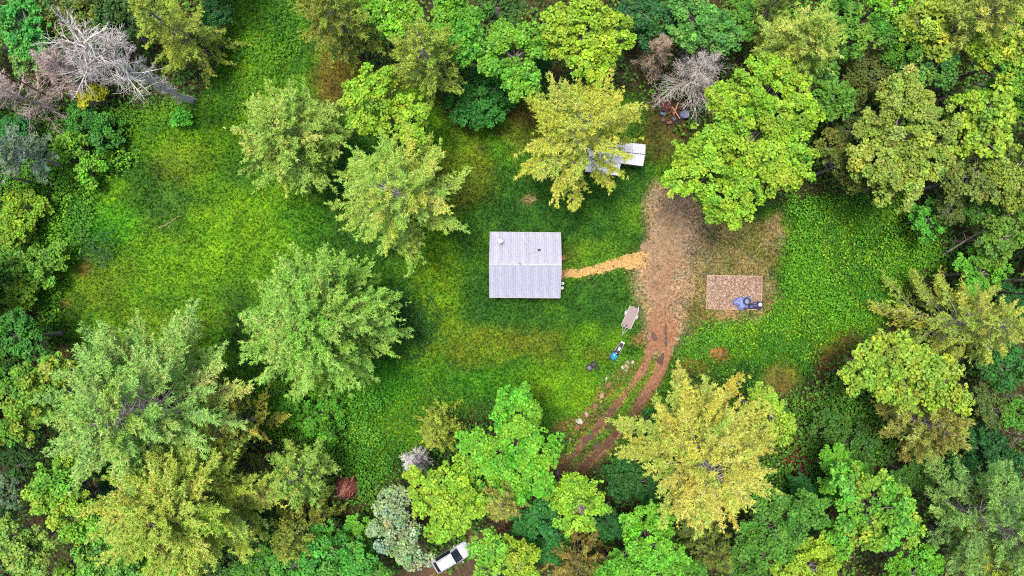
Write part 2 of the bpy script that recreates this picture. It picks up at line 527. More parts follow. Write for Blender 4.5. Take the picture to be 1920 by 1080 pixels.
sheet("dirt_drive", M_DIRT, (690, 360, 1310, 1140), 0.16, drive_mask, drive_col, 0.035, drive_relief)

def path_mask(px, py, x, y):
    return line_sd(px, py, PATH) + 6 * (fbm(x, y, .7, 71) - 0.5) + 7 * (fbm(x, y, .2, 72, 2) - .5)

def path_col(px, py, x, y):
    n = fbm(x, y, .4, 73, 3)
    c = A(204, 166, 104)[None] * (.8 + .4 * n)[:, None]
    k = sstep(.6, .75, fbm(x, y, .6, 74)); return np.clip(c + (A(150, 112, 56)[None] - c) * (k * .7)[:, None], .003, .6)

sheet("straw_path", M_DIRT, (1046, 462, 1236, 540), 0.10, path_mask, path_col, 0.03)

# muddy puddles standing in the ruts
M_PUD = mat_plain("muddy_water", A(84, 58, 50), 0.35, 0, .3, 3, 0.1, .25)
for (ax_, ay_, bx_, by_, w_) in ((1224, 624, 1227, 641, 6), (1249, 612, 1245, 658, 4.5), (1243, 664, 1236, 684, 6), (1098, 826, 1112, 812, 6), (1112, 842, 1126, 828, 5), (1136, 806, 1148, 796, 6)):
    x0, y0 = W((ax_ + bx_) / 2, (ay_ + by_) / 2); z0 = gz1(x0, y0)
    mb = MB(); rings = []
    L = math.hypot(bx_ - ax_, by_ - ay_) / PPM / 2; w = w_ / PPM; ang = math.atan2(ay_ - by_, bx_ - ax_)
    for (s, z) in ((1.05, -.02), (1.0, .030), (0.3, .031)):
        r_ = []
        for k in range(28):
            a = 2 * math.pi * k / 28
            q = s * (1 + .2 * math.sin(3 * a + ax_) + .12 * math.sin(5 * a + ay_))
            u, v = L * math.cos(a) * q, w * math.sin(a) * q
            r_.append((u * math.cos(ang) - v * math.sin(ang), u * math.sin(ang) + v * math.cos(ang), z))
        rings.append(r_)
    tag_structure(mb.loft(rings).build("puddle", M_PUD, None, loc=(x0, y0, z0)))

# ------------------------------------------------------------------ turf, straw, chips, leafy ground cover (stuff)
rngG = np.random.default_rng(5)

def scatter(n, x0=-61, x1=61, y0=-36, y1=36, rng=rngG):
    return rng.uniform(x0, x1, n), rng.uniform(y0, y1, n)

HARD = [(918, 436, 1052, 560), (1326, 517, 1428, 580), (1100, 262, 1208, 322), (626, 888, 676, 938), (1230, 184, 1290, 240)]   # footprints without turf
def off_hard(px, py, pad=-4):
    k = np.ones(px.shape, bool)
    for (a_, b_, c_, d_) in HARD: k &= ~((px > a_ - pad) & (px < c_ + pad) & (py > b_ - pad) & (py < d_ + pad))
    return k

def grass():
    x, y = scatter(150000)
    c, g = ground_col(x, y)
    px, py = toppx(x, y)
    bare = np.maximum(drive_mask(px, py, x, y), path_mask(px, py, x, y))
    keep = (rngG.random(len(x)) < g * (.55 + .45 * sstep(.35, .6, fbm(x, y, 2.0, 91)))) & (bare < -1.5 + 9 * rngG.random(len(x)) ** 2) & off_hard(px, py)
    x, y, c = x[keep], y[keep], c[keep]
    n = len(x); k = 3
    X = np.repeat(x, k) + rngG.normal(0, .07, n * k); Y = np.repeat(y, k) + rngG.normal(0, .07, n * k)
    a = rngG.uniform(0, 2 * math.pi, n * k); tilt = rngG.uniform(.25, 1.0, n * k)
    tall = np.repeat(.6 + .9 * fbm(x, y, 4.0, 92), k)
    D = np.stack([np.cos(a) * tilt, np.sin(a) * tilt, np.ones(n * k)], 1)
    N = np.stack([-np.cos(a), -np.sin(a), tilt], 1)
    L = rngG.uniform(.16, .34, n * k) * tall; Wd = rngG.uniform(.045, .085, n * k)
    C = np.stack([X, Y, gz(X, Y) + .4 * L], 1)
    col = np.repeat(c, k, 0) * np.repeat(np.exp(rngG.normal(0, .28, (n, 1))), k, 0) * np.exp(rngG.normal(0, .15, (n * k, 1))) * np.array([1.0, 1.1, .9])
    V, F = blade_tris(C, D, N, L, Wd * 1.3)
    o = obj_from("grass", V, F, 3, M_WEED, cols=np.clip(col, .003, .5))
    tag(o, "rough green meadow grass covering the clearing around the cabin", "grass", kind="stuff")
grass()

# leafy weeds and brambles: (polygon, plants per m2, height m, leaf m, colours)
WEEDS = [
    ([(1478, 372), (1620, 360), (1720, 385), (1770, 480), (1690, 560), (1640, 610), (1560, 625), (1520, 690), (1470, 690), (1420, 690), (1380, 650), (1290, 660), (1265, 690), (1250, 740), (1270, 670), (1300, 625), (1345, 612), (1440, 592), (1470, 540), (1480, 470), (1500, 420)], 66, .55, .22, [A(96, 176, 26), A(74, 156, 24), A(128, 190, 30), A(60, 138, 24)]),
    ([(-40, 200), (110, 200), (240, 195), (250, 300), (200, 330), (180, 420), (130, 480), (110, 560), (90, 640), (-40, 700)], 56, .8, .25, [A(96, 176, 34), A(120, 190, 36), A(66, 144, 36), A(84, 160, 28)]),
    ([(440, 720), (560, 722), (700, 750), (720, 860), (690, 960), (640, 880), (560, 840), (500, 830)], 62, .8, .22, [A(88, 172, 30), A(72, 152, 28), A(106, 184, 34)]),
    ([(400, -40), (560, -40), (570, 60), (520, 160), (400, 230), (240, 260), (230, 200), (400, 150), (430, 60)], 36, .7, .22, [A(52, 124, 24), A(70, 146, 24), A(92, 160, 24)]),
    ([(640, 720), (760, 700), (860, 740), (1000, 740), (1060, 830), (900, 900), (700, 900)], 22, .6, .22, [A(52, 132, 26), A(72, 154, 26)]),
    ([(1265, 640), (1330, 640), (1400, 740), (1560, 740), (1560, 660), (1680, 640), (1660, 900), (1500, 950), (1200, 900), (1240, 760)], 38, .8, .25, [A(80, 150, 32), A(96, 164, 34), A(66, 130, 34)]),
    ([(1130, 690), (1190, 660), (1200, 690), (1120, 790), (1070, 850), (1060, 830)], 26, .5, .22, [A(110, 186, 44), A(84, 160, 30)]),
    ([(1040, 890), (1230, 760), (1260, 820), (1120, 940)], 14, .6, .24, [A(60, 128, 28), A(46, 108, 28)]),
    ([(740, 540), (800, 560), (810, 650), (760, 670)], 40, .6, .22, [A(34, 96, 36), A(44, 110, 34)]),
    ([(165, 440), (205, 445), (205, 490), (170, 480)], 50, .7, .22, [A(48, 96, 50), A(60, 116, 56)]),
]
def weeds():
    rng = np.random.default_rng(8)
    Cs, Ds, Ns, Ls, Ws, Ks = [], [], [], [], [], []
    def emit(x, y, hh, leaf, cols):
        n = len(x)
        if not n: return
        top = hh * (.45 + .8 * fbm(x, y, 2.6, 101) * (.5 + fbm(x, y, .9, 102, 2)))
        z = gz(x, y) + top * rng.uniform(.45, 1.05, n) + .04
        a = rng.uniform(0, 2 * math.pi, n)
        Ds.append(np.stack([np.cos(a), np.sin(a), rng.normal(0, .35, n)], 1))
        Ns.append(np.stack([rng.normal(0, .35, n), rng.normal(0, .35, n), np.ones(n)], 1))
        L = leaf * rng.uniform(.6, 1.4, n); Ls.append(L); Ws.append(L * rng.uniform(.5, .85, n))
        Cs.append(np.stack([x, y, z], 1))
        w = fbm(x, y, 3.2, 103)[:, None]; cols = np.asarray(cols)
        pick = np.clip((sstep(.3, .7, w[:, 0]) * len(cols) + rng.normal(0, .6, n)).astype(int), 0, len(cols) - 1)
        Ks.append(cols[pick] * FOL * np.exp(rng.normal(0, .2, (n, 1))))
    for (poly, dens, hh, leaf, cols) in WEEDS:
        pp = np.array(poly, float)
        x0, y1 = W(pp[:, 0].min() - 20, pp[:, 1].min() - 20); x1, y0 = W(pp[:, 0].max() + 20, pp[:, 1].max() + 20)
        n = int((x1 - x0) * (y1 - y0) * dens)
        x = rng.uniform(x0, x1, n); y = rng.uniform(y0, y1, n)
        px, py = toppx(x, y)
        m = sstep(-25, 15, poly_sd(px, py, poly) + 50 * (fbm(x, y, 2.2, 104) - .5))
        m *= .35 + .65 * sstep(.28, .5, fbm(x, y, 1.5, 105))
        for (bx, by, rx, ry, bc, s) in BLOBS:
            if bc[0] > bc[1] * 1.05: m *= 1 - .8 * sstep(1.2, .6, np.hypot((px - bx) / rx, (py - by) / ry))
        m *= (drive_mask(px, py, x, y) < -2) & off_hard(px, py)
        k = rng.random(n) < m
        emit(x[k], y[k], hh, leaf, cols)
    # the woodland floor
    n = 120000
    x, y = scatter(n, rng=rng); px, py = toppx(x, y)
    m = sstep(10, -30, poly_sd(px, py, CLEARING)) * (.25 + .75 * sstep(.3, .52, fbm(x, y, 3.5, 106))) * (drive_mask(px, py, x, y) < -3)
    k = rng.random(n) < m
    k &= off_hard(px, py)
    emit(x[k], y[k], 1.3, .36, [A(60, 122, 34), A(78, 146, 36), A(92, 158, 38)])
    C = np.concatenate(Cs); V, F = leaf_quads(C, np.concatenate(Ds), np.concatenate(Ns), np.concatenate(Ls), np.concatenate(Ws))
    o = obj_from("undergrowth", V, F, 4, M_WEED, cols=np.clip(np.concatenate(Ks), .003, .5))
    tag(o, "low leafy brambles and weeds over the clearing's edges and the woodland floor", "undergrowth", kind="stuff")
weeds()

def straw():
    rng = np.random.default_rng(12)
    n = 9000
    x0, y1 = W(1040, 460); x1, y0 = W(1240, 545)
    x = rng.uniform(x0, x1, n); y = rng.uniform(y0, y1, n); px, py = toppx(x, y)
    k = path_mask(px, py, x, y) + rng.normal(0, 4, n) > 1; x, y = x[k], y[k]; n = len(x)
    a = rng.uniform(0, math.pi, n)
    D = np.stack([np.cos(a), np.sin(a), rng.normal(0, .15, n)], 1); N = np.stack([rng.normal(0, .3, n), rng.normal(0, .3, n), np.ones(n)], 1)
    V, F = leaf_quads(np.stack([x, y, gz(x, y) + rng.uniform(.035, .07, n)], 1), D, N, rng.uniform(.08, .2, n), rng.uniform(.03, .06, n))
    o = obj_from("straw", V, F, 4, M_WEED, cols=np.clip(jit(rng, A(214, 174, 108), n, .25, .05), 0, .7))
    tag(o, "loose golden straw strewn along the path to the cabin door", "straw", kind="stuff")
straw()

def yard_litter():
    rng = np.random.default_rng(13)
    n = 16000
    x0, y1 = W(1190, 370); x1, y0 = W(1480, 700)
    x = rng.uniform(x0, x1, n); y = rng.uniform(y0, y1, n); px, py = toppx(x, y)
    m = np.maximum(sstep(-8, 10, poly_sd(px, py, YARD)) * .55, sstep(0, 6, drive_mask(px, py, x, y)) * sstep(620, 520, py) * .6)
    k = (rng.random(n) < m) & off_hard(px, py, 2); x, y = x[k], y[k]; n = len(x)
    a = rng.uniform(0, math.pi, n)
    D = np.stack([np.cos(a), np.sin(a), rng.normal(0, .3, n)], 1); N = np.stack([rng.normal(0, .4, n), rng.normal(0, .4, n), np.ones(n)], 1)
    pal = np.array([A(190, 162, 120), A(132, 108, 58), A(110, 120, 44), A(96, 74, 48), A(206, 186, 156)])
    V, F = leaf_quads(np.stack([x, y, gz(x, y) + rng.uniform(.03, .07, n)], 1), D, N, rng.uniform(.08, .24, n), rng.uniform(.03, .08, n))
    o = obj_from("dry_litter", V, F, 4, M_WEED, cols=pal[rng.integers(0, 5, n)] * np.exp(rng.normal(0, .2, (n, 1))))
    tag(o, "dry grass and leaf litter scattered over the bare dirt yard", "litter", kind="stuff")
yard_litter()

# ------------------------------------------------------------------ trees
TRI = [0]
NEEDLE_GAIN = 1.6 * np.array([.95, 1.0, 1.0])
BARK_GREY, BARK_BROWN, BARK_PALE = A(150, 140, 132), A(104, 84, 66), A(196, 184, 176)

def wood_obj(name, segs, col, parent, rng, n=5):
    P0 = np.concatenate([s[0] for s in segs]); P1 = np.concatenate([s[1] for s in segs])
    R0 = np.concatenate([s[2] for s in segs]); R1 = np.concatenate([s[3] for s in segs])
    V, F = seg_tubes(P0, P1, R0, R1, n)
    TRI[0] += 2 * len(F)
    c = np.repeat(jit(rng, col, len(P0), .16, .04), n, 0)
    return obj_from(name, V, F, 4, M_BARK, parent, cols=np.clip(c, .005, .7), smooth=True)

def trunk_segs(rng, h, r, lean=0.03, k=7):
    z = np.linspace(-.25, h, k + 1)
    off = np.cumsum(rng.normal(0, lean, (k + 1, 2)), 0) * (h / 12); off[0] = 0
    P = np.column_stack([off, z]); R = r * (1 - .9 * np.linspace(0, 1, k + 1)) + .012
    R[0] *= 1.5
    return (P[:-1], P[1:], R[:-1], R[1:]), P

def on_axis(P, z):
    return np.column_stack([np.interp(z, P[:, 2], P[:, 0]), np.interp(z, P[:, 2], P[:, 1]), z])

def make_root(name, label, cat, x, y, group):
    e = empty(name, (x, y, gz1(x, y)))
    return tag(e, label, cat, group)

def hardwood(name, label, lobes, h, col, seed, leaf=.27, dens=.68, group="broadleaf trees around the clearing", cat="tree", col2=None, base=None, ragged=.5, depth=.95):
    """lobes: (px, py, rpx) seen in the photo at about 0.72 of the height"""
    rng = np.random.default_rng(seed)
    zc = h * .72
    L = []
    for lb in lobes:
        zz = zc + (lb[3] if len(lb) > 3 else 0)
        x, y = W(lb[0], lb[1], zz); r = lb[2] / PPM * (CAM_H - zz) / CAM_H
        L.append((x, y, zz, r))
    if base is None:
        bx = sum(l[0] * l[3] ** 2 for l in L) / sum(l[3] ** 2 for l in L); by = sum(l[1] * l[3] ** 2 for l in L) / sum(l[3] ** 2 for l in L)
    else:
        bx, by = W(*base)
    root = make_root(name, label, cat, bx, by, group)
    # break every given lobe into a main dome and smaller ones around it
    D = []
    for (x, y, z, r) in L:
        D.append((x - bx, y - by, z - .12 * r, r * .74))
        k = int(4 + r * 1.1)
        a0 = rng.uniform(0, 6.28)
        for i in range(k):
            a = a0 + 6.28 * i / k + rng.normal(0, .25); rr = r * rng.uniform(.30, .46); dd = r * rng.uniform(.48, .70)
            D.append((x - bx + math.cos(a) * dd, y - by + math.sin(a) * dd, z + r * rng.uniform(-.45, .12), rr))
    cl = []
    for (x, y, z, r) in D:
        rc0 = min(max(.15 * r + .22, .34), .62)
        n = max(4, int(.84 * 2 * r * r / (rc0 * rc0)))
        ct = rng.uniform(-.1, 1, n); a = rng.uniform(0, 6.2832, n); st = np.sqrt(1 - ct * ct)
        q = r * rng.uniform(1 - ragged, 1.06, n)
        cl.append(np.column_stack([x + st * np.cos(a) * q, y + st * np.sin(a) * q, z + ct * q * depth, rc0 * rng.uniform(.5, 1.35, n)]))
    cl = np.concatenate(cl)
    cl[:, 2] = np.maximum(cl[:, 2], .12 * h)
    # leaves
    nl = np.maximum(6, (dens * 2.8 * math.pi * cl[:, 3] ** 2 / (leaf * leaf * .36))).astype(int)
    idx = np.repeat(np.arange(len(cl)), nl); n = len(idx)
    ct = rng.uniform(-.35, 1, n); a = rng.uniform(0, 6.2832, n); st = np.sqrt(1 - ct * ct)
    dr = np.column_stack([st * np.cos(a), st * np.sin(a), ct])
    C = cl[idx, :3] + dr * (cl[idx, 3] * rng.uniform(.15, 1, n) ** .5)[:, None] * np.array([1, 1, .7])
    N = unit(.55 * dr + np.array([0, 0, .75]) + rng.normal(0, .42, (n, 3)))
    Dd = unit(dr * np.array([1, 1, .2]) * .7 + rng.normal(0, .7, (n, 3)) * np.array([1, 1, .4]))
    Lf = leaf * rng.uniform(.6, 1.35, n); Wf = Lf * rng.uniform(.55, .9, n)
    V, F = leaf_quads(C, Dd, N, Lf, Wf, -.12)
    cc = jit(rng, col, len(cl), .18, .13)
    if col2 is None: col2 = np.asarray(col) * np.array([1.24, 1.08, .85])
    if True:
        w = np.clip(rng.normal(.5, .35, len(cl)), 0, 1) * sstep(.35, .65, fbm(cl[:, 0] + bx, cl[:, 1] + by, 2.6, seed % 97))
        cc = cc + (np.asarray(col2)[None] - cc) * w[:, None]
    kc = cc[idx] * np.exp(rng.normal(0, .12, (n, 1)))
    TRI[0] += 2 * n
    obj_from("crown", V, F, 4, M_LEAF, root, cols=np.clip(kc * FOL, .003, .5))
    # trunk and limbs
    rt = .02 * h + .03
    t, P = trunk_segs(rng, h * .8, rt, .05)
    pick = rng.choice(len(cl), min(len(cl), 70), replace=False)
    e = cl[pick, :3].copy(); e[:, 2] -= .1
    zs = np.clip(e[:, 2] - np.hypot(e[:, 0], e[:, 1]) * rng.uniform(.5, 1.1, len(e)), .15 * h, .75 * h)
    s = on_axis(P, zs); mid = (s + e) / 2 + np.column_stack([rng.normal(0, .12, (len(e), 2)), np.full(len(e), -.15)])
    r0 = np.full(len(e), rt * .38); rm = r0 * .6; r1 = np.full(len(e), .014)
    wood_obj("trunk", [t, (s, mid, r0, rm), (mid, e, rm, r1)], BARK_GREY, root, rng)
    return root

def conifer(name, label, px, py, rpx, h, col, seed, style="pine", nb=None, group="pines and spruces around the clearing", base_px=None, col2=None, bare=.28, asym=None, dens=1.0, wood=None, fin=1.0, low=None, dome=1.7, notch=None):
    rng = np.random.default_rng(seed)
    S = dict(pine=dict(zc=.66, low=.38, up0=-.05, up1=.75, w=.50, t0=bare, nl=.36, nw=.10, curve=.10),
             spruce=dict(zc=.45, low=.10, up0=-.18, up1=.55, w=.36, t0=bare, nl=.28, nw=.085, curve=.02))[style]
    if low is not None: S["low"] = low
    zc = h * S["zc"]
    if base_px: bx, by = W(*base_px)
    else: bx, by = W(px, py, zc)
    R = .86 * rpx / PPM * (CAM_H - zc) / CAM_H
    root = make_root(name, label, "tree", bx, by, group)
    nb = int((nb or 0) * 1.35) or int(30 + R * 6.5 + (14 if style == "spruce" else 0))
    rt = .016 * h + .05
    t, P = trunk_segs(rng, h, rt, .03)
    i = np.arange(nb)
    u = (i + rng.uniform(0, 1, nb)) / nb
    z = h * (S["low"] + (.985 - S["low"]) * u ** .92)
    az = i * 2.39996 + rng.normal(0, .22, nb)
    prof = (1 - u ** dome) * .88 + .12 if style == "pine" else (1 - u) ** .85 * .96 + .05
    Lb = R * prof * rng.uniform(.80, 1.08, nb)
    if asym is not None:                       # (azimuth deg, amount): longer boughs on one side
        Lb *= 1 + asym[1] * np.cos(az - math.radians(asym[0]))
    for (na, nw_, nf) in (notch or ()):        # boughs missing on one side
        dd = np.abs((az - math.radians(na) + math.pi) % (2 * math.pi) - math.pi)
        Lb = np.where(dd < math.radians(nw_), Lb * nf, Lb)
    el = S["up0"] + (S["up1"] - S["up0"]) * u ** 1.3 + rng.normal(0, .09, nb)
    B = on_axis(P, z)
    H = np.column_stack([np.cos(az), np.sin(az)])
    curve = S["curve"] * rng.uniform(.3, 1.6, nb)
    side_curve = rng.normal(0, .12, nb)
    def bp(k, tt):
        fw = Lb[k] * tt * np.cos(el[k]); sd = side_curve[k] * Lb[k] * tt * tt
        x = B[k, 0] + H[k, 0] * fw - H[k, 1] * sd; y = B[k, 1] + H[k, 1] * fw + H[k, 0] * sd
        return np.column_stack([x, y, B[k, 2] + Lb[k] * np.sin(el[k]) * tt + curve[k] * Lb[k] * (tt * tt - .35 * tt)])
    kb = np.arange(nb); segs = [t]
    prev = bp(kb, np.zeros(nb)); r_prev = rt * .22 * (.4 + .6 * prof)
    for q in (.33, .66, 1.0):
        cur = bp(kb, np.full(nb, q)); r_cur = r_prev * (.62 if q < 1 else .3)
        segs.append((prev, cur, r_prev, r_cur)); prev, r_prev = cur, r_cur
    # twigs
    nt = np.maximum(3, (5 + Lb * 5.6 * fin).astype(int)); kt = np.repeat(kb, nt); m = len(kt)
    tt = S["t0"] + (1 - S["t0"]) * rng.random(m) ** .8
    sgn = rng.choice([-1, 1], m)
    ang = sgn * rng.uniform(.35, 1.05, m) * (1.1 - .6 * tt)
    tl = np.clip(S["w"] * Lb[kt] * (.30 + .75 * (1 - tt)) * rng.uniform(.6, 1.25, m) + .22, .22, 2.2)
    last = rng.random(m) < .12; tt[last] = 1.0; ang[last] *= .3
    T0 = bp(kt, tt); T1 = bp(kt, np.minimum(tt + .05, 1.05)); bd = unit(T1 - T0)
    ca, sa = np.cos(ang), np.sin(ang)
    td = unit(np.column_stack([bd[:, 0] * ca - bd[:, 1] * sa, bd[:, 0] * sa + bd[:, 1] * ca, bd[:, 2] + rng.normal(.10 if style == "pine" else -.12, .14, m)]))
    wood_obj("trunk", segs, wood if wood is not None else BARK_GREY, root, rng, 5)
    thin = rng.random(m) < .3
    wood_obj("twigs", [(T0[thin], (T0 + td * (tl * .9)[:, None])[thin], np.full(thin.sum(), .018), np.full(thin.sum(), .008))], wood if wood is not None else BARK_GREY, root, rng, 3)["kind"] = "stuff"
    # needle sprays
    sp = .20 if style == "pine" else .17
    ns = np.maximum(2, (tl / sp * dens).astype(int)); ks = np.repeat(np.arange(m), ns); w = len(ks)
    f = rng.uniform(.1, 1.02, w)
    c0 = T0[ks] + td[ks] * (tl[ks] * f)[:, None] + rng.normal(0, .08, (w, 3))
    per = 6; kk = np.repeat(np.arange(w), per); n = len(kk)
    nd = unit(td[ks][kk] * .7 + rng.normal(0, .6, (n, 3)) * np.array([1, 1, .6]) + np.array([0, 0, .12]))
    NN = unit(rng.normal(0, .5, (n, 3)) + np.array([0, 0, 1.0]))
    ln = S["nl"] * rng.uniform(.65, 1.3, n)
    V, F = blade_tris(c0[kk] + nd * (ln * .35)[:, None], nd, NN, ln, S["nw"] * rng.uniform(.7, 1.4, n))
    cb = jit(rng, col, nb, .13, .07)
    if col2 is not None:
        q = np.clip(rng.normal(.45, .35, nb), 0, 1)[:, None]; cb = cb + (np.asarray(col2)[None] - cb) * q
    cw = cb[kt] * np.exp(rng.normal(0, .14, (m, 1)))
    kc = cw[ks][kk] * np.exp(rng.normal(0, .10, (n, 1))) * NEEDLE_GAIN
    TRI[0] += n
    obj_from("crown", V, F, 3, M_NEEDLE, root, cols=np.clip(kc, .003, .5))
    return root

def bare_tree(name, label, base_px, h, R, col, seed, nb=40, low=.2, up=(.1, .8), twig=9, rad=1.0, limbs=0, asym=None, lean=(0, 0), group="dead bare trees", broom=False):
    """standing dead tree; base_px is where its foot stands"""
    rng = np.random.default_rng(seed)
    bx, by = W(*base_px)
    root = make_root(name, label, "dead tree", bx, by, group)
    rt = .014 * h + .04
    t, P = trunk_segs(rng, h, rt, .05)
    sh = np.array([lean[0], lean[1], 0.0])
    def lean_(Q): return Q + sh * (np.clip(Q[:, 2:3], 0, None) / h)
    P = lean_(P); t = (P[:-1], P[1:], t[2], t[3])
    u = rng.uniform(0, 1, nb) ** .85; z = h * (low + (.98 - low) * u); az = np.arange(nb) * 2.4 + rng.normal(0, .3, nb)
    Lb = R * ((1 - u) * .75 + .25) * rng.uniform(.55, 1.1, nb)
    if broom: Lb = R * (.22 + .78 * sstep(.35, .75, u)) * rng.uniform(.6, 1.1, nb)
    if limbs: Lb[rng.choice(nb, limbs, replace=False)] *= 1.5
    if asym is not None: Lb *= 1 + asym[1] * np.cos(az - math.radians(asym[0]))
    el = up[0] + (up[1] - up[0]) * u + rng.normal(0, .15, nb)
    B = on_axis(P, z); d = np.column_stack([np.cos(az) * np.cos(el), np.sin(az) * np.cos(el), np.sin(el)])
    segs = []; p = B; r = np.full(nb, rt * .42) * (.5 + .5 * Lb / R)
    nodes, dirs, rads, lens = [], [], [], []
    for q in range(4):
        d = unit(d + rng.normal(0, .16, (nb, 3))); e = p + d * (Lb / 4)[:, None]
        segs.append((p, e, r, r * .72)); r = r * .72
        for w in (.35, .7, 1.0):
            if q == 0 and w < .5: continue
            nodes.append(p + (e - p) * w); dirs.append(d); rads.append(r); lens.append(Lb * (1 - (q + w) / 5.2) * .55)
        p = e
    nodes = np.concatenate(nodes); dirs = np.concatenate(dirs); rads = np.concatenate(rads); lens = np.concatenate(lens)
    for lev in range(2):
        k = max(1, int(twig / 4)) if lev == 0 else 3
        j = np.repeat(np.arange(len(nodes)), k); n = len(j)
        dd = unit(dirs[j] + rng.normal(0, .62, (n, 3))); ll = lens[j] * rng.uniform(.5, 1.1, n) + .12
        p0 = nodes[j] if lev == 0 else nodes[j] - dirs[j] * (lens[j] * rng.uniform(0, .6, n))[:, None]
        mid = p0 + dd * (ll * .5)[:, None]; d2 = unit(dd + rng.normal(0, .22, (n, 3))); e = mid + d2 * (ll * .5)[:, None]
        ra = np.clip(rads[j] * .62, .011, .05) * rad
        if lev == 0: segs.append((p0, mid, ra, ra * .8)); segs.append((mid, e, ra * .8, ra * .5))
        else: segs.append((p0, e, ra, ra * .5))
        nodes, dirs, rads, lens = e, d2, ra * .8, ll * .55
    wood_obj("trunk", [t], col, root, rng, 6)
    wood_obj("branches", segs, col, root, rng, 3)
    return root

# colours as the photo shows their brightest leaves
YG, LIME, GREEN, MID, DARK = A(160, 206, 52), A(126, 200, 40), A(92, 180, 44), A(72, 150, 46), A(50, 112, 40)
TEAL, PALE, OLV, GOLD, AMBER = A(54, 126, 46), A(160, 196, 96), A(150, 158, 56), A(206, 194, 62), A(208, 168, 60)
GOLD, AMBER, OLV = A(184, 202, 84), A(206, 194, 86), A(146, 170, 66)
SAGE, GREYG, KHAKI = A(140, 184, 124), A(130, 152, 122), A(140, 132, 62)
PINEY, PINEG = A(174, 200, 78), A(150, 196, 84)

def HW(label, lobes, h, col, seed, **k): return hardwood("broadleaf_tree", label, lobes, h, col, seed, **k)
def SH(label, lobes, h, col, seed, **k):
    k.setdefault("group", "shrubs along the wood's edge"); k.setdefault("leaf", .27)
    return hardwood("shrub", label, lobes, h, col, seed, cat="shrub", **k)
def PN(label, px, py, r, h, col, seed, **k): return conifer("pine_tree", label, px, py, r, h, col, seed, "pine", **k)
def SP(label, px, py, r, h, col, seed, **k): return conifer("spruce_tree", label, px, py, r, h, col, seed, "spruce", **k)

# --- pines standing in and beside the clearing
PN("large pale green pine with bare grey inner boughs directly left of the cabin", 742, 368, 126, 19, PINEY, 101, col2=PINEG, bare=.32, wood=BARK_PALE)
PN("golden yellow pine overhanging the white shed roof", 1092, 256, 130, 18, GOLD, 102, col2=A(188, 196, 66), bare=.30, wood=BARK_PALE, notch=[(-20, 20, .38), (-66, 11, .32)])
PN("big amber and yellow pine to the right of the dirt track", 1312, 858, 144, 20, AMBER, 103, col2=A(170, 200, 84), bare=.30, wood=BARK_PALE, asym=(60, .10), nb=80, dome=2.1, notch=[(215, 14, .55), (165, 8, .6)])
PN("huge pale sage pine at the lower left, above the bright yellow-green one", 262, 768, 185, 20, A(162, 206, 94), 104, col2=A(150, 196, 98), bare=.30, wood=BARK_PALE, nb=74)
PN("bright yellow-green pine, lowest large pine at the lower left", 345, 940, 148, 19, A(178, 214, 84), 105, fin=1.15, col2=PINEY, bare=.14, nb=88, dens=1.1, dome=2.8)
PN("wide round light green pine alone in the meadow left of the cabin", 590, 606, 136, 17, A(138, 196, 76), 106, col2=A(160, 206, 90), bare=.12, nb=104, dens=1.1, low=.22, dome=3.2)
PN("pale pine standing farthest left in the open meadow", 548, 256, 98, 15, A(166, 194, 84), 107, col2=A(150, 190, 80), bare=.16, nb=62, dens=1.1, dome=2.5)
PN("olive pine behind the yellow-green maple at the top of the clearing", 795, 105, 78, 16, OLV, 108, col2=A(158, 172, 66), bare=.2, wood=BARK_PALE)
PN("dull olive pine cut by the top edge left of the bright maples", 628, 28, 82, 16, A(136, 142, 56), 109, col2=OLV, bare=.2)
SP("yellow-olive spruce beside the fallen-looking dead grey tree", 332, 62, 86, 15, A(164, 178, 64), 110, col2=OLV, bare=.15)
SP("olive spruce with feathery boughs leaning to the right edge of the picture", 1790, 590, 122, 16, A(176, 178, 74), 111, col2=OLV, base_px=(1722, 600), bare=.2, nb=70, wood=BARK_PALE)
PN("khaki pine under the yellow-green maple at the right", 1745, 800, 84, 13, A(160, 168, 76), 112, col2=KHAKI, bare=.22, wood=BARK_PALE)
PN("open blue-green pine in the bottom right corner", 1862, 985, 130, 17, A(140, 176, 82), 113, col2=A(116, 152, 84), bare=.36, nb=38)
PN("small bright lime pine at the bottom edge of the right corner", 1850, 1050, 48, 14, A(176, 200, 66), 114, bare=.15)
SP("slim yellow-olive spruce at the tip of the meadow below the cabin", 824, 806, 52, 9, A(150, 166, 60), 115, bare=.12)
PN("small khaki pine with a pale bare top among the lower maples", 942, 928, 50, 13, A(156, 158, 72), 116, bare=.35, wood=BARK_PALE)
SP("brown-olive spruce at the bottom edge right of the car", 1085, 1052, 78, 13, A(148, 136, 62), 117, col2=A(120, 112, 52), bare=.2)
PN("orange-tinted sparse pine between the two big lower left pines", 440, 800, 72, 13, A(168, 162, 66), 118, col2=A(140, 150, 56), bare=.3, nb=22, dens=.8)
PN("pale green pine with a grey dead bough near the brush pile", 556, 893, 66, 12, A(160, 194, 80), 119, col2=PINEG, bare=.2, wood=BARK_PALE)
SP("dark yellow-olive spruce below the pale pine by the brush pile", 565, 995, 84, 11, A(136, 150, 56), 120, bare=.2)
SP("olive spruce at the bottom edge between amber pine and dark maple", 1330, 1020, 56, 11, A(118, 132, 52), 121, bare=.2)
PN("light yellow-green pine above the large maple at the upper right", 1505, 84, 78, 16, A(170, 198, 84), 122, bare=.1, nb=60)
PN("feathery yellow pine cut by the top edge near the right corner", 1838, 30, 74, 18, A(176, 192, 84), 123, bare=.1, nb=56)
SP("dark olive spruce cut by the top edge above the big dead tree", 1432, 30, 52, 13, A(110, 134, 46), 124, bare=.15)

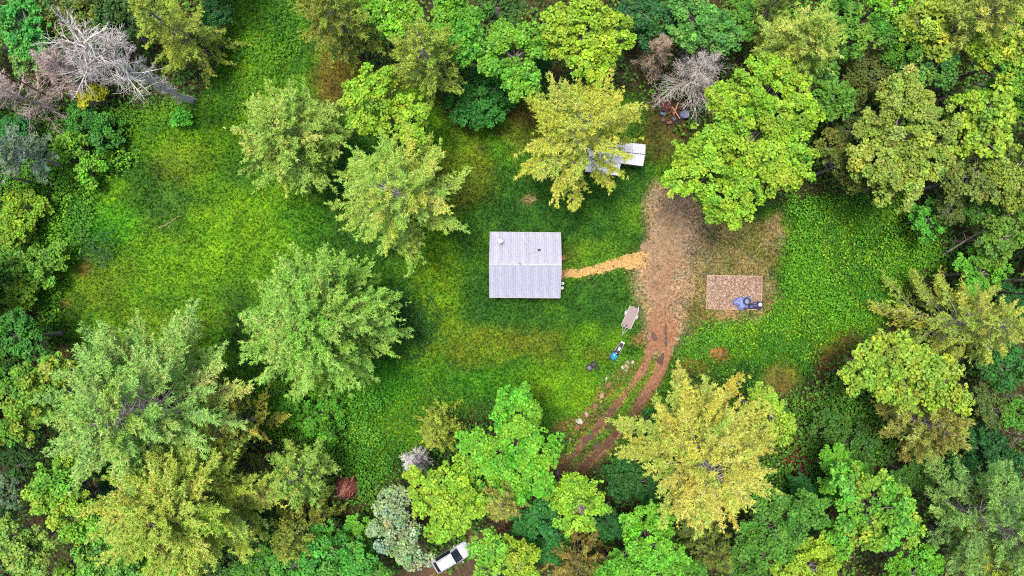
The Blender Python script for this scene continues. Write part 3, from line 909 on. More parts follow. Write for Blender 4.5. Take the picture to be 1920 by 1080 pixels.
# --- broadleaf trees, top edge, left to right
HW("blue-green maple filling the top left corner", [(30, 40, 58), (60, 75, 36)], 14, A(66, 172, 62), 201, col2=A(100, 190, 70))
SH("small pale green shrub below the top left corner maple", [(47, 112, 32)], 6, A(112, 176, 84), 202)
HW("dark green tree right of the top left corner maple", [(118, 48, 54), (160, 18, 40)], 11, A(58, 112, 36), 203, col2=A(126, 150, 44))
HW("dark tree at the top edge left of the yellow-olive spruce", [(215, 26, 56), (190, 60, 30)], 10, A(56, 106, 40), 204)
HW("bright green maple at the top edge, left one of the bright pair", [(742, 30, 52), (700, 18, 30)], 14, LIME, 205, col2=GREEN)
HW("bright green maple at the top edge, right one of the bright pair", [(850, 40, 56), (815, 75, 38), (880, 90, 34)], 14, GREEN, 206, col2=LIME)
HW("yellow-green maple at the head of the clearing above the large pale pine", [(700, 188, 68), (770, 215, 40), (775, 255, 28)], 13, A(146, 202, 44), 207, col2=LIME)
HW("dark tree at the top edge between two bright maples", [(940, 14, 44)], 11, A(64, 118, 44), 208)
HW("mid green maple above the low dark shrub at the top of the clearing", [(960, 95, 66), (975, 150, 44)], 14, A(104, 184, 48), 209, col2=LIME)
HW("bright yellow-green maple at the top edge behind the golden pine", [(1105, 62, 74), (1050, 40, 44), (1120, 120, 42)], 15, A(146, 204, 42), 210, col2=YG)
SH("large dark green shrub at the top of the clearing", [(905, 185, 62), (870, 205, 36), (935, 160, 44)], 5, A(52, 138, 44), 211)
HW("dark green tree at the top edge left of the tan dead tree", [(1225, 38, 46), (1180, 20, 30)], 10, A(46, 112, 48), 212)
HW("mid green tree at the top edge above the big dead tree", [(1300, 35, 56), (1350, 60, 44)], 12, A(84, 160, 62), 213, col2=A(120, 180, 76))
HW("largest bright green maple, reaching from the dead tree down to the dirt yard", [(1440, 172, 78), (1415, 255, 92), (1320, 290, 62), (1370, 375, 58), (1485, 300, 52), (1350, 180, 30), (1285, 335, 40), (1420, 325, 58), (1500, 220, 44)], 16, A(134, 200, 44), 214, col2=A(168, 210, 50))
HW("mid green tree tucked behind the right side of the largest maple", [(1560, 185, 46), (1548, 140, 30)], 12, A(92, 160, 48), 215)
HW("dark green tree at the top edge right of the light yellow-green pine", [(1575, 20, 44), (1600, 70, 44), (1650, 60, 36)], 13, A(74, 148, 40), 216, col2=A(130, 186, 50))
HW("dull dark tree in the gap left of the big olive crown", [(1638, 140, 54), (1600, 170, 34)], 10, A(84, 110, 40), 217)
HW("yellow-green speckled tree at the top edge near the right corner", [(1735, 40, 58), (1755, 80, 40)], 14, A(142, 184, 56), 218, leaf=.36)
HW("mid green tree between the speckled crown and the big olive crown", [(1755, 125, 54), (1710, 140, 34)], 12, A(70, 140, 54), 219, col2=A(120, 176, 60))
HW("big olive-green fine-leaved crown in the upper right wood", [(1690, 240, 94), (1640, 300, 60), (1745, 300, 44), (1690, 350, 50)], 16, A(148, 184, 66), 220, leaf=.25, dens=.75, col2=A(128, 172, 56))
HW("lime maple with round leaf clumps at the right of the big olive crown", [(1850, 215, 60), (1860, 270, 38), (1810, 260, 36)], 15, A(146, 200, 54), 221, leaf=.38)
HW("yellow-green tree at the right edge below the top corner", [(1875, 95, 52), (1905, 140, 40), (1835, 90, 30)], 15, A(150, 196, 46), 222, col2=GREEN)
HW("dark tree in the top right corner", [(1905, 22, 36)], 11, DARK, 223)
HW("dull green tree above the leaning pale trunk at the right", [(1808, 325, 54), (1850, 350, 36)], 12, A(112, 146, 58), 224)
HW("green tree at the right edge above the leaning pale trunk", [(1895, 310, 52), (1905, 360, 40)], 13, A(128, 170, 58), 225)
SH("bright green sapling at the upper end of the bramble field", [(1742, 412, 40)], 6, A(82, 172, 48), 226)
HW("mid green tree at the right edge between pale trunk and feathery spruce", [(1868, 455, 50), (1905, 430, 40)], 11, A(100, 156, 52), 227)
HW("shaded olive tree below the big olive crown", [(1600, 320, 50), (1560, 270, 34)], 11, A(106, 130, 48), 228)
# --- right side and bottom
HW("wide yellow-green maple at the right below the feathery spruce", [(1690, 700, 84), (1760, 720, 62), (1630, 700, 54), (1670, 655, 46)], 15, A(152, 198, 58), 229, col2=A(124, 186, 52), leaf=.33)
HW("dark teal tree at the right edge beside the wide yellow-green maple", [(1885, 690, 46), (1850, 660, 28)], 10, TEAL, 230)
HW("fresh green maple hugging the right side of the amber pine", [(1452, 780, 46), (1425, 740, 26), (1470, 810, 28)], 13, A(138, 194, 52), 231)
HW("mid green maple with yellow right rim at the lower right", [(1640, 965, 80), (1600, 905, 44), (1695, 990, 44)], 14, A(98, 182, 52), 232, col2=A(164, 200, 56), leaf=.36)
HW("shaded green tree between the amber pine and the lower right maple", [(1455, 985, 70), (1420, 1020, 50), (1520, 960, 40)], 12, A(82, 152, 46), 233)
HW("yellow-green crown cut by the bottom edge at the lower right", [(1530, 1064, 52), (1470, 1072, 30)], 13, A(140, 196, 46), 234)
SH("dark shrub under the khaki pine at the right", [(1600, 845, 56), (1560, 800, 40)], 4, A(66, 124, 40), 235)
SH("dark shrub at the right edge above the corner pine", [(1845, 830, 54), (1890, 870, 36)], 4, A(44, 108, 44), 236)
SH("pale green shrub at the right edge above the corner pine", [(1905, 905, 26)], 6, A(110, 176, 80), 237)
HW("bright green maple at the lower tip of the meadow left of the track", [(970, 775, 56), (1005, 850, 54), (925, 850, 56), (955, 905, 48), (1005, 905, 40), (890, 830, 34)], 13, A(96, 194, 42), 238, col2=A(134, 204, 46))
HW("yellow-green maple above the parked car", [(815, 940, 56), (840, 980, 46), (865, 895, 46), (790, 905, 34), (885, 945, 38)], 13, A(140, 204, 48), 239, col2=YG)
HW("blue-grey willow-like tree left of the parked car", [(745, 1000, 54), (735, 945, 38), (770, 1040, 36)], 11, SAGE, 240, leaf=.26)
HW("lime tree right of the khaki pine at the lower middle", [(1085, 945, 56), (1070, 915, 30)], 13, A(130, 200, 46), 241)
HW("green tree at the bottom edge just right of the parked car", [(918, 1030, 44), (912, 1070, 30)], 12, A(118, 194, 52), 242, base=(935, 1030))
HW("yellow-green tree at the bottom edge second from the parked car", [(972, 1042, 44), (985, 1075, 30)], 12, A(136, 190, 44), 243)
HW("dark green tree beneath the small khaki pine", [(1020, 972, 50), (985, 985, 34)], 9, A(50, 132, 50), 244)
HW("green maple at the bottom edge left of the olive spruce", [(1215, 1000, 62), (1200, 1060, 50), (1260, 1050, 36)], 13, A(106, 192, 46), 245)
SH("dark shrub in the gap between track and amber pine", [(1170, 900, 44), (1215, 920, 34)], 4, A(46, 112, 40), 246)
SH("dark green shrub peeping out under the amber pine's left bough", [(1215, 795, 34)], 4, A(44, 128, 44), 247)
# --- bottom left
HW("dense green maple at the left edge beside the huge pale pine", [(50, 735, 66), (110, 690, 38), (30, 800, 44)], 13, A(96, 170, 44), 248, col2=A(160, 180, 52))
HW("green maple below the huge pale pine at the lower left", [(110, 905, 56), (140, 970, 58), (80, 930, 40), (190, 990, 34)], 14, A(110, 186, 48), 249, col2=YG)
HW("pale green tree in the bottom left corner", [(45, 1040, 58), (20, 1000, 34)], 12, A(124, 180, 66), 250)
HW("mid green tree at the bottom edge below the lowest large pine", [(190, 1050, 50), (235, 1062, 36)], 11, A(96, 170, 54), 251)
HW("grey-green tree at the left edge above the bottom corner", [(8, 920, 40)], 8, A(96, 140, 92), 252)
HW("green tree at the bottom edge left of the blue-grey tree", [(610, 1046, 62), (545, 1062, 46), (665, 1050, 40)], 10, A(74, 168, 50), 253, col2=A(110, 186, 60))
HW("dark tree at the bottom edge right of the lowest large pine", [(420, 1060, 50)], 7, A(60, 112, 36), 254)
# --- left edge bushes
SH("yellow-green shrub at the left edge, upper of two near the middle", [(45, 390, 44), (30, 430, 36)], 3.5, A(128, 186, 40), 255)
SH("lush green bush cluster at the left edge, widest of them", [(75, 500, 44), (30, 490, 34), (105, 480, 30)], 3.5, A(106, 176, 50), 256)
SH("yellow-green shrub at the left edge below the widest bush cluster", [(40, 556, 36)], 3, A(120, 180, 42), 257)
HW("dark green tree at the left edge above the dense maple", [(28, 628, 50), (60, 650, 30)], 9, A(64, 144, 46), 258)
SH("bright green bush near the grey half-dead tree at the left", [(128, 275, 36), (165, 318, 32)], 3, A(110, 186, 44), 259)
SH("mid green bush below the dead trees at the upper left", [(190, 250, 42), (150, 225, 30)], 2.6, A(66, 146, 42), 260)
SH("yellow bush glowing under the dead trees at the upper left", [(182, 172, 20), (155, 185, 14)], 4, A(176, 200, 40), 261)
SH("small bright bush right below the dead grey trunk", [(340, 222, 20)], 1.6, A(78, 180, 44), 262)
SH("rounded bright bramble bush below the wide round pine", [(600, 785, 50), (545, 770, 36)], 2.2, A(88, 172, 36), 263)

# --- dead trees
DG, DP, DT = A(234, 224, 216), A(236, 212, 202), A(216, 190, 162)
bare_tree("dead_tree", "tall dead grey tree with long bare limbs reaching to the upper left", (360, 188), 19.5, 4.1, DG, 301, nb=46, low=.16, up=(.15, .75), twig=8, limbs=3, rad=1.0, broom=True)
bare_tree("dead_tree", "dense pinkish dead tree just left of the tall grey one", (196, 168), 11, 4.2, DP, 302, nb=48, low=.15, up=(.0, .7), twig=8, rad=1.05)
bare_tree("dead_tree", "pinkish grey dead tree cut by the left edge", (100, 205), 11.5, 3.3, DP, 303, nb=46, low=.12, up=(-.1, .6), twig=8, rad=1.05)
bare_tree("dead_tree", "big silvery dead tree at the top right of the clearing", (1282, 165), 9.5, 4.7, DG, 304, nb=54, low=.12, up=(-.05, .8), twig=8, rad=1.05)
bare_tree("dead_tree", "small tan dead tree left of the big silvery one", (1208, 132), 10, 2.1, DT, 305, nb=44, low=.2, up=(.1, .8), twig=9, rad=1.1)
bare_tree("dead_tree", "small white dead tree beside the slim spruce at the meadow's tip", (790, 838), 8, 1.8, A(250, 244, 238), 306, nb=50, low=.35, up=(.1, .9), twig=8, rad=1.5)
bare_tree("dead_tree", "bare grey-brown tree at the right edge above the corner pine", (1850, 800), 10, 2.4, A(150, 134, 120), 307, nb=26, low=.3, twig=5)
conifer("pine_tree", "half-dead grey-green pine at the left edge under the dead trees", 25, 285, 52, 11, GREYG, 308, "pine", bare=.15, dens=.8, wood=BARK_PALE)
bare_tree("dead_tree", "pale dead crown poking up at the bottom edge of the lower left corner", (190, 1058), 8, 1.4, DG, 309, nb=30, low=.4, twig=7)

# --- bare poles and fallen trunks
def pole(name, label, p0, z0, p1, z1, r0, r1, col, seed, cat, stubs=5, group=None):
    rng = np.random.default_rng(seed)
    a = np.array([*W(p0[0], p0[1], z0), z0]); bb = np.array([*W(p1[0], p1[1], z1), z1])
    e = make_root(name, label, cat, a[0], a[1], group); e.location.z = 0
    k = 9; tt = np.linspace(0, 1, k); P = a[None] + (bb - a)[None] * tt[:, None] + np.column_stack([rng.normal(0, .05, (k, 3))]) * np.array([1, 1, .4])
    P -= np.array([a[0], a[1], 0]); R = r0 + (r1 - r0) * tt
    wood_obj("trunk", [(P[:-1], P[1:], R[:-1], R[1:])], col, e, rng, 7)
    if stubs:
        j = rng.integers(2, k, stubs); d = unit(rng.normal(0, 1, (stubs, 3)) + unit(bb - a)[None] * .8)
        q = rng.uniform(.4, 1.3, stubs)[:, None]
        for w in range(stubs):
            wood_obj("branch", [(P[j[w:w + 1]], P[j[w:w + 1]] + d[w:w + 1] * q[w:w + 1], np.full(1, r1 * .6), np.full(1, .012))], col, e, rng, 4)
    return e
pole("leaning_trunk", "long pale bare trunk leaning out of the bramble field toward the right edge", (1768, 478), .2, (1893, 402), 8.0, .14, .07, A(186, 176, 150), 401, "dead tree", 7)
pole("bare_trunk", "upper of two straight bare trunks at the right edge above the feathery spruce", (1845, 527), 2, (1935, 526), 13, .16, .12, A(140, 124, 116), 402, "tree trunk", 0)
pole("bare_trunk", "lower of two straight bare trunks at the right edge above the feathery spruce", (1858, 548), 2, (1938, 552), 13, .13, .1, A(124, 108, 100), 403, "tree trunk", 2)
pole("bare_trunk", "thin horizontal-looking trunk at the right edge right of the wide maple", (1820, 741), .5, (1915, 745), 9, .11, .06, A(150, 136, 124), 404, "tree trunk", 6)
pole("fallen_log", "short fallen grey log on the dark forest floor at the right", (1822, 855), .25, (1866, 882), .4, .11, .08, A(138, 120, 104), 405, "log", 1)
pole("fallen_log", "thin fallen log left of the open corner pine", (1722, 942), .25, (1752, 962), .5, .09, .06, A(120, 100, 86), 406, "log", 2)
pole("bare_trunk", "thin bare trunk crossing the dead trees at the left edge", (116, 193), .3, (2, 134), 9.5, .11, .07, A(150, 132, 118), 407, "tree trunk", 4)
pole("leaning_trunk", "thin grey leaning stem beside the small white dead tree", (778, 896), .2, (797, 868), 4, .09, .05, A(170, 158, 146), 408, "dead tree", 2)
pole("fallen_log", "dark weathered log at the foot of the tall dead grey tree", (352, 186), .2, (368, 192), .3, .2, .17, A(84, 78, 74), 409, "log", 0)
pole("fallen_log", "pale broken branch lying in the open left meadow", (298, 428), .12, (340, 404), .14, .07, .04, A(176, 160, 116), 410, "branch", 4)

# --- understory and canopy trees filling the wood, built from the same kinds
def clone(src, label, px, py, h, s, rz, tint, name="broadleaf_tree", cat="tree", group="understory trees filling the wood"):
    x, y = W(px, py, h)
    e = src.copy(); COL.objects.link(e); e.name = name
    e.location = (x, y, gz1(x, y)); e.rotation_euler = (0, 0, rz); e.scale = s if isinstance(s, tuple) else (s, s, s)
    tag(e, label, cat, group)
    for c in src.children:
        d = c.copy(); COL.objects.link(d); d.parent = e; d.matrix_parent_inverse = c.matrix_parent_inverse
        d.color = (*tint, 1) if c.name.startswith("crown") else (1, 1, 1, 1)
    return e
REF = {o_["label"]: o_ for o_ in bpy.data.objects if "label" in o_.keys()}
def ref(t_): return next(o_ for l_, o_ in REF.items() if l_.startswith(t_))
SRC = [ref("lime tree right of the khaki"), ref("green tree at the bottom edge just"), ref("dark green tree beneath"), ref("mid green maple above"), ref("dark tree at the top edge between"), ref("mid green tree tucked"), ref("dull green tree above"), ref("fresh green maple")]
TG, TD, TY, TB, TO = (.85, 1, .9), (.58, .66, .66), (1.12, 1.0, .8), (.8, .95, 1.0), (1.0, .9, .9)
FILL = [
    (1650, 12, 9, .8, 0, TG, "green tree at the top edge right of the largest maple"), (1692, 96, 8, .75, 3, TD, "dark tree between speckled crown and dull dark tree"),
    (1822, 160, 9, .8, 1, TG, "green tree just above the lime maple at the right"), (1790, 205, 8, .7, 5, TY, "small yellow-green crown left of the lime maple"),
    (1905, 205, 8, .8, 3, TD, "dark tree at the right edge beside the lime maple"), (1765, 385, 6, .7, 6, TD, "dark crown at the upper tip of the bramble field"),
    (1830, 400, 6, .75, 5, TD, "shaded tree behind the middle of the leaning pale trunk"), (1810, 515, 5, .75, 3, TB, "dark bluish tree between pale trunk and feathery spruce"),
    (1895, 575, 5, .8, 2, TD, "dark tree at the right edge behind the feathery spruce"), (1845, 760, 5, .8, 6, TD, "shaded tree right of the khaki pine"),
    (1905, 770, 6, .8, 5, TG, "green tree at the right edge level with the khaki pine"), (1790, 890, 5, .8, 2, TD, "dark low tree above the open corner pine"),
    (1700, 885, 4, .8, 5, TD, "low green tree above the yellow-rimmed maple"), (1560, 880, 5, .8, 3, TG, "green tree left above the yellow-rimmed maple"),
    (1510, 925, 5, .75, 2, TD, "dark tree right of the amber pine's lower boughs"), (1590, 1040, 8, .8, 1, TG, "green tree at the bottom edge below the yellow-rimmed maple"),
    (1690, 1058, 8, .8, 3, TG, "green crown at the bottom edge left of the corner pine"), (1395, 1062, 6, .8, 5, TD, "dark tree at the bottom edge right of the olive spruce"),
    (1290, 960, 5, .7, 6, TD, "dark tree under the amber pine's lower left boughs"), (1280, 1065, 7, .75, 5, TG, "green tree at the bottom edge left of the olive spruce's foot"),
    (1150, 985, 6, .75, 2, TD, "dark tree between the lime tree and the bottom green maple"), (1140, 1068, 7, .8, 3, TG, "green crown at the bottom edge right of the brown-olive spruce"),
    (1030, 1035, 7, .75, 2, TG, "green tree left of the brown-olive spruce"), (1050, 905, 6, .65, 7, TG, "green sapling where the track goes under the trees"),
    (880, 905, 7, .7, 3, TG, "green crown between bright maple and yellow-green maple"), (672, 992, 3, .6, 3, TG, "green bushy tree right below the brush pile"),
    (705, 1068, 6, .8, 5, TG, "green tree at the bottom edge left foot of the blue-grey tree"), (625, 1005, 4, .6, 6, TD, "shaded tree left of the blue-grey tree"),
    (490, 985, 5, .8, 2, TD, "dark tree right of the lowest large pine"), (485, 1055, 6, .85, 5, TG, "green tree at the bottom edge right of the dark one"),
    (335, 1072, 6, .8, 3, TG, "green crown at the bottom edge straight below the lowest large pine"), (275, 1060, 6, .8, 2, TG, "green crown at the bottom edge left below the lowest large pine"),
    (110, 1066, 7, .8, 1, TY, "yellow-green crown at the bottom edge near the left corner"), (15, 965, 6, .75, 4, TD, "dark tree at the left edge above the corner crown"),
    (45, 860, 6, .8, 4, TD, "dark tree at the left edge below the dense maple"), (160, 845, 6, .8, 5, TG, "green crown under the huge pale pine's left boughs"),
    (205, 900, 6, .8, 2, TG, "green crown in the notch between the two large lower left pines"), (480, 870, 4, .75, 6, TO, "olive low tree between orange-tinted pine and pale green pine"),
    (12, 330, 5, .7, 5, TG, "green tree at the left edge below the half-dead pine"), (14, 700, 6, .75, 4, TD, "dark tree at the left edge above the dense maple's left side"),
    (285, 16, 7, .75, 4, TD, "dark crown at the top edge against the yellow-olive spruce"), (400, 30, 4, .7, 2, TD, "low dark tree right of the yellow-olive spruce"),
    (1190, 55, 6, .75, 4, TD, "dark tree right of the yellow-green maple behind the golden pine"), (1010, 110, 7, .7, 2, TD, "dark crown wedged between mid green maple and yellow-green maple"),
    (1385, 45, 6, .75, 5, TG, "green tree left of the dark olive spruce at the top edge"), (1590, 245, 5, .8, 6, TD, "shaded tree between largest maple and big olive crown"),
    (1880, 30, 9, .7, 0, TY, "yellow-green crown right of the feathery yellow pine"), (665, 75, 5, .7, 4, TD, "dark tree between dull olive pine and olive pine"),
    (830, 150, 5, .7, 2, TG, "green crown just left above the large dark shrub"), (30, 250, 4, .7, 2, TG, "green bush under the pinkish dead tree at the left edge"),
]
for k_, (px_, py_, h_, s_, i_, tint_, lab_) in enumerate(FILL):
    hs_ = {5: .5, 4: .42}.get(h_, h_ / 12.0 + .08)
    clone(SRC[i_], lab_, px_, py_, h_ * .8, (s_, s_, hs_ + .12), k_ * 1.7, tint_)

# --- the wood goes on beyond the picture's edges
def outer_wood():
    rng = np.random.default_rng(90)
    pts = []
    while len(pts) < 190:
        x, y = rng.uniform(-98, 98), rng.uniform(-74, 74)
        if abs(x) < 56 and abs(y) < 33: continue
        if all((x - a) ** 2 + (y - b) ** 2 > 30 for a, b in pts): pts.append((x, y))
    P_ = np.array(pts); V_ = np.column_stack([P_, gz(P_[:, 0], P_[:, 1])])
    me = bpy.data.meshes.new("forest"); me.from_pydata([tuple(v) for v in V_], [], []); me.update()
    o_ = bpy.data.objects.new("forest", me); COL.objects.link(o_)
    ng = bpy.data.node_groups.new("forest_scatter", "GeometryNodeTree")
    ng.interface.new_socket("Geometry", in_out='INPUT', socket_type='NodeSocketGeometry')
    ng.interface.new_socket("Geometry", in_out='OUTPUT', socket_type='NodeSocketGeometry')
    N_ = ng.nodes; lk = ng.links.new
    gi = N_.new("NodeGroupInput"); go = N_.new("NodeGroupOutput")
    mp = N_.new("GeometryNodeMeshToPoints"); lk(gi.outputs[0], mp.inputs["Mesh"])
    jn = N_.new("GeometryNodeJoinGeometry"); lk(jn.outputs[0], go.inputs[0])
    ix = N_.new("GeometryNodeInputIndex")
    rr = N_.new("FunctionNodeRandomValue"); rr.data_type = 'FLOAT_VECTOR'; rr.inputs[0].default_value = (0, 0, 0); rr.inputs[1].default_value = (0, 0, 6.28)
    rs = N_.new("FunctionNodeRandomValue"); rs.data_type = 'FLOAT'; rs.inputs[2].default_value = .85; rs.inputs[3].default_value = 1.2; rs.inputs["Seed"].default_value = 4
    src = [SRC[3], SRC[5], SRC[0], ref("pale pine standing farthest"), SRC[6], ref("olive pine behind"), SRC[1]]
    for k, s_ in enumerate(src):
        md = N_.new("ShaderNodeMath"); md.operation = 'MODULO'; lk(ix.outputs[0], md.inputs[0]); md.inputs[1].default_value = len(src)
        cp = N_.new("FunctionNodeCompare"); cp.data_type = 'FLOAT'; cp.operation = 'EQUAL'; lk(md.outputs[0], cp.inputs[0]); cp.inputs[1].default_value = k
        cp.inputs["Epsilon"].default_value = .1
        for c_ in s_.children:
            if c_.name.startswith("twigs"): continue
            oi = N_.new("GeometryNodeObjectInfo"); oi.transform_space = 'ORIGINAL'; oi.inputs["Object"].default_value = c_; oi.inputs["As Instance"].default_value = True
            ip = N_.new("GeometryNodeInstanceOnPoints"); lk(mp.outputs[0], ip.inputs["Points"]); lk(cp.outputs[0], ip.inputs["Selection"])
            lk(oi.outputs["Geometry"], ip.inputs["Instance"]); lk(rr.outputs[0], ip.inputs["Rotation"]); lk(rs.outputs[1], ip.inputs["Scale"])
            lk(ip.outputs[0], jn.inputs[0])
    o_.modifiers.new("scatter", 'NODES').node_group = ng
    tag(o_, "mixed woodland continuing on all sides of the clearing", "forest", kind="stuff")
outer_wood()
print("tree triangles", TRI[0])

# ------------------------------------------------------------------ the cabin
M_ROOF = mat_plain("galvanised_roofing", (.275, .28, .35), .45, .15, .10, 1.6, .03, .5, stretch=(.25, 1, 1), c2=(.335, .34, .405), vary=.045)
M_TRIM = mat_plain("pale_trim", A(184, 184, 194), .6, 0, .1, 5)
M_LOG = mat_plain("brown_boards", A(122, 92, 66), .8, 0, .3, 3, .3, stretch=(1, 1, 8))
M_GLASS = mat_plain("dark_glass", (.012, .016, .024), .06, 0, .2, 2, 0, .6)
M_STEEL = mat_plain("bright_steel", (.62, .62, .64), .3, .6, .1, 6)
M_BLACK = mat_plain("black_rubber", (.018, .018, .02), .75, 0, .4, 14, .3)
M_DARKM = mat_plain("dark_metal", (.03, .03, .034), .5, .3, .3, 8)
M_STEP = mat_plain("reddish_plank", A(206, 142, 112), .8, 0, .2, 4, .2, stretch=(6, 1, 1))
M_WHITE = mat_plain("white_paint", A(255, 255, 255, 1.5), .35, 0, .06, 6, .02, .5)
M_STONE = mat_plain("field_stone", A(176, 150, 130), .85, 0, .35, 3, .5)
M_STONE2 = mat_plain("pale_stone", A(206, 200, 188), .85, 0, .25, 3, .5)
M_STONE3 = mat_plain("rusty_stone", A(150, 96, 76), .85, 0, .35, 3, .5)

def rib_panel(width, length, ribs=4, rh=.04, t=.012):
    """metal roofing sheet lying along +X (down the slope), ribs along X, origin at the middle of its upper end"""
    prof = []
    p = width / ribs
    for i in range(ribs):
        y = -width / 2 + i * p
        prof += [(y, 0), (y + p * .5 - .035, 0), (y + p * .5 - .02, rh), (y + p * .5 + .02, rh), (y + p * .5 + .035, 0)]
    prof.append((width / 2, 0))
    up = [[(0, y, z) for y, z in prof], [(length, y, z) for y, z in prof]]
    n = len(prof); mb = MB()
    vs_ = up[0] + up[1] + [(0, y, z - t) for y, z in prof] + [(length, y, z - t) for y, z in prof]
    fs = []
    for j in range(n - 1):
        fs.append((j, n + j, n + j + 1, j + 1)); fs.append((2 * n + j, 2 * n + j + 1, 3 * n + j + 1, 3 * n + j))
        fs.append((j, j + 1, 2 * n + j + 1, 2 * n + j)); fs.append((n + j, 3 * n + j, 3 * n + j + 1, n + j + 1))
    fs.append((0, 2 * n, 3 * n, n)); fs.append((n - 1, 2 * n - 1, 4 * n - 1, 3 * n - 1))
    return mb.add(vs_, fs)

def gable(root, length, half, eave, ridge, panels, wall_in=.35, mat=M_ROOF, cap=True, ribs=4, gap=.0):
    """two-pitch sheet metal roof, ridge along X, origin at floor centre"""
    roof = MB()
    # rafters' deck under the sheets
    run = half - gap; rise = ridge - eave; sl = math.hypot(half, rise); pitch = math.atan2(rise, half)
    for s in (-1, 1):
        c = Vector((0, s * half / 2, (eave + ridge) / 2 - .07))
        roof.box(c, (length - .06, sl - .06, .07), rx=-s * pitch)
    rf = roof.build("roof", M_LOG, root)
    w = length / panels
    first = rib_panel(w - .004, sl, ribs).build("roof_panel", mat, rf)
    k = 0
    for s in (-1, 1):
        for i in range(panels):
            o = first if k == 0 else share(first, rf)
            o.rotation_euler = (0, pitch, s * math.pi / 2)
            o.location = (-length / 2 + (i + .5) * w, s * gap, ridge + .004 * (i % 2))
            k += 1
    if cap:
        d = .17
        z = lambda y: ridge - abs(y) * rise / half + .050
        mb = MB(); X = length / 2 + .02
        prof = [(-d, z(d)), (-.03, z(.03) + .012), (.03, z(.03) + .012), (d, z(d)), (d, z(d) - .008), (0, z(0) - .01), (-d, z(d) - .008)]
        mb.loft([[(-X, y, zz) for y, zz in prof], [(X, y, zz) for y, zz in prof]])
        mb.build("ridge_cap", M_TRIM, rf)
    for s in (-1, 1):      # gable-end trim and eave trim
        for q in (-1, 1):
            mb = MB(); x = s * (length / 2 + .025)
            c = Vector((x, q * half / 2, (eave + ridge) / 2 - .01)); mb.box(c, (.05, sl, .10), rx=-q * pitch)
            mb.build("barge_board", M_TRIM, rf)
        MB().box((0, s * (half + .02), eave - .035), (length + .1, .04, .1)).build("eave_trim", M_TRIM, rf)
    return rf, pitch

def window(parent, c, w, h, ax):
    """ax: outward axis, 'x','-x','y','-y'"""
    rz = {'x': 0, 'y': math.pi / 2, '-x': math.pi, '-y': -math.pi / 2}[ax]
    fr = MB()
    for (dy, dz, sy, sz) in ((-w / 2, 0, .07, h + .07), (w / 2, 0, .07, h + .07), (0, h / 2, w - .07, .07), (0, -h / 2, w - .07, .07), (0, 0, .04, h - .07)):
        fr.box((.03, dy, dz), (.06, sy, sz))
    o = fr.build("window", M_TRIM, parent, loc=c); o.rotation_euler = (0, 0, rz)
    MB().box((.012, 0, 0), (.014, w - .07, h - .07)).build("pane", M_GLASS, o)
    return o

cx, cy = W(984.5, 497, 2.6)
cz = gz1(cx, cy)
cabin = tag(empty("cabin", (cx, cy, cz), math.radians(-.5)), "small cabin under a pale grey ribbed metal gable roof in the clearing", "cabin")
HL, HHALF, EAVE, RIDGE = 7.44, 3.46, 2.65, 4.35
wl, wh = HL - .5, HHALF * 2 - .7
wall = MB()
for s in (-1, 1):
    wall.box((0, s * (wh / 2 - .06), EAVE / 2 - .1), (wl, .12, EAVE + .2))
    wall.box((s * (wl / 2 - .06), 0, EAVE / 2 - .1), (.12, wh - .245, EAVE + .2))
    x = s * (wl / 2 - .06); gp = [(x - .06, -wh / 2 + .05, EAVE + .003), (x - .06, wh / 2 - .05, EAVE + .003), (x - .06, 0, RIDGE - .22)]
    wall.loft([gp, [(p[0] + .12, p[1], p[2]) for p in gp]])
wallo = wall.build("wall", M_LOG, cabin)
for k in range(9):
    for s in (-1, 1):
        MB().box((0, s * (wh / 2 + .012), .12 + k * .28), (wl - .02, .03, .25)).build("board", M_LOG, wallo)
        MB().box((s * (wl / 2 + .012), 0, .12 + k * .28), (.03, wh - .02, .25)).build("board", M_LOG, wallo)
rf, pitch = gable(cabin, HL, HHALF, EAVE, RIDGE, 8)
for yy in (-1.8, 1.6): window(cabin, (-wl / 2 - .03, yy, 1.5), .9, 1.0, '-x')
window(cabin, (wl / 2 + .03, 1.5, 1.5), .9, 1.0, 'x')
for xx in (-2, 1.6):
    window(cabin, (xx, wh / 2 + .03, 1.5), 1.0, .9, 'y'); window(cabin, (xx, -wh / 2 - .03, 1.5), 1.0, .9, '-y')
door = MB().box((wl / 2 + .05, -.95, 1.02), (.06, .92, 2.0)).build("door", M_STEP, cabin)
MB().lathe([(.02, -.03), (.035, 0), (.02, .03)], (wl / 2 + .11, -.6, 1.0), 10).build("handle", M_STEEL, door)
# flue near the upper left corner, vent pipe, ridge patch
def roofz(y): return RIDGE - abs(y) * (RIDGE - EAVE) / HHALF
fx, fy = -2.62, 2.42
ch = MB().tube([(fx, fy, roofz(fy) - .2), (fx, fy, roofz(fy) + .85)], .11, 16).build("chimney", M_STEEL, cabin, True)
MB().lathe([(.20, 0), (.15, .05), (.11, .07)], (fx, fy, roofz(fy) + .03), 16).build("flashing", M_DARKM, ch)
MB().lathe([(.10, 0), (.17, .02), (.24, .05), (.24, .2), (.2, .24), (.05, .29)], (fx, fy, roofz(fy) + .80), 18).build("cap", M_WHITE, ch, True)
vx, vy = 1.46, 1.52
vp = MB().tube([(vx, vy, roofz(vy) - .15), (vx, vy, roofz(vy) + .32)], .06, 12).build("vent_pipe", M_DARKM, cabin)
MB().lathe([(.15, 0), (.12, .04), (.07, .08)], (vx, vy, roofz(vy) + .02), 14).build("boot", M_DARKM, vp)
MB().box((-.55, .05, RIDGE + .05), (.22, .11, .03), rz=-.4).build("ridge_hole_patch", M_DARKM, cabin)
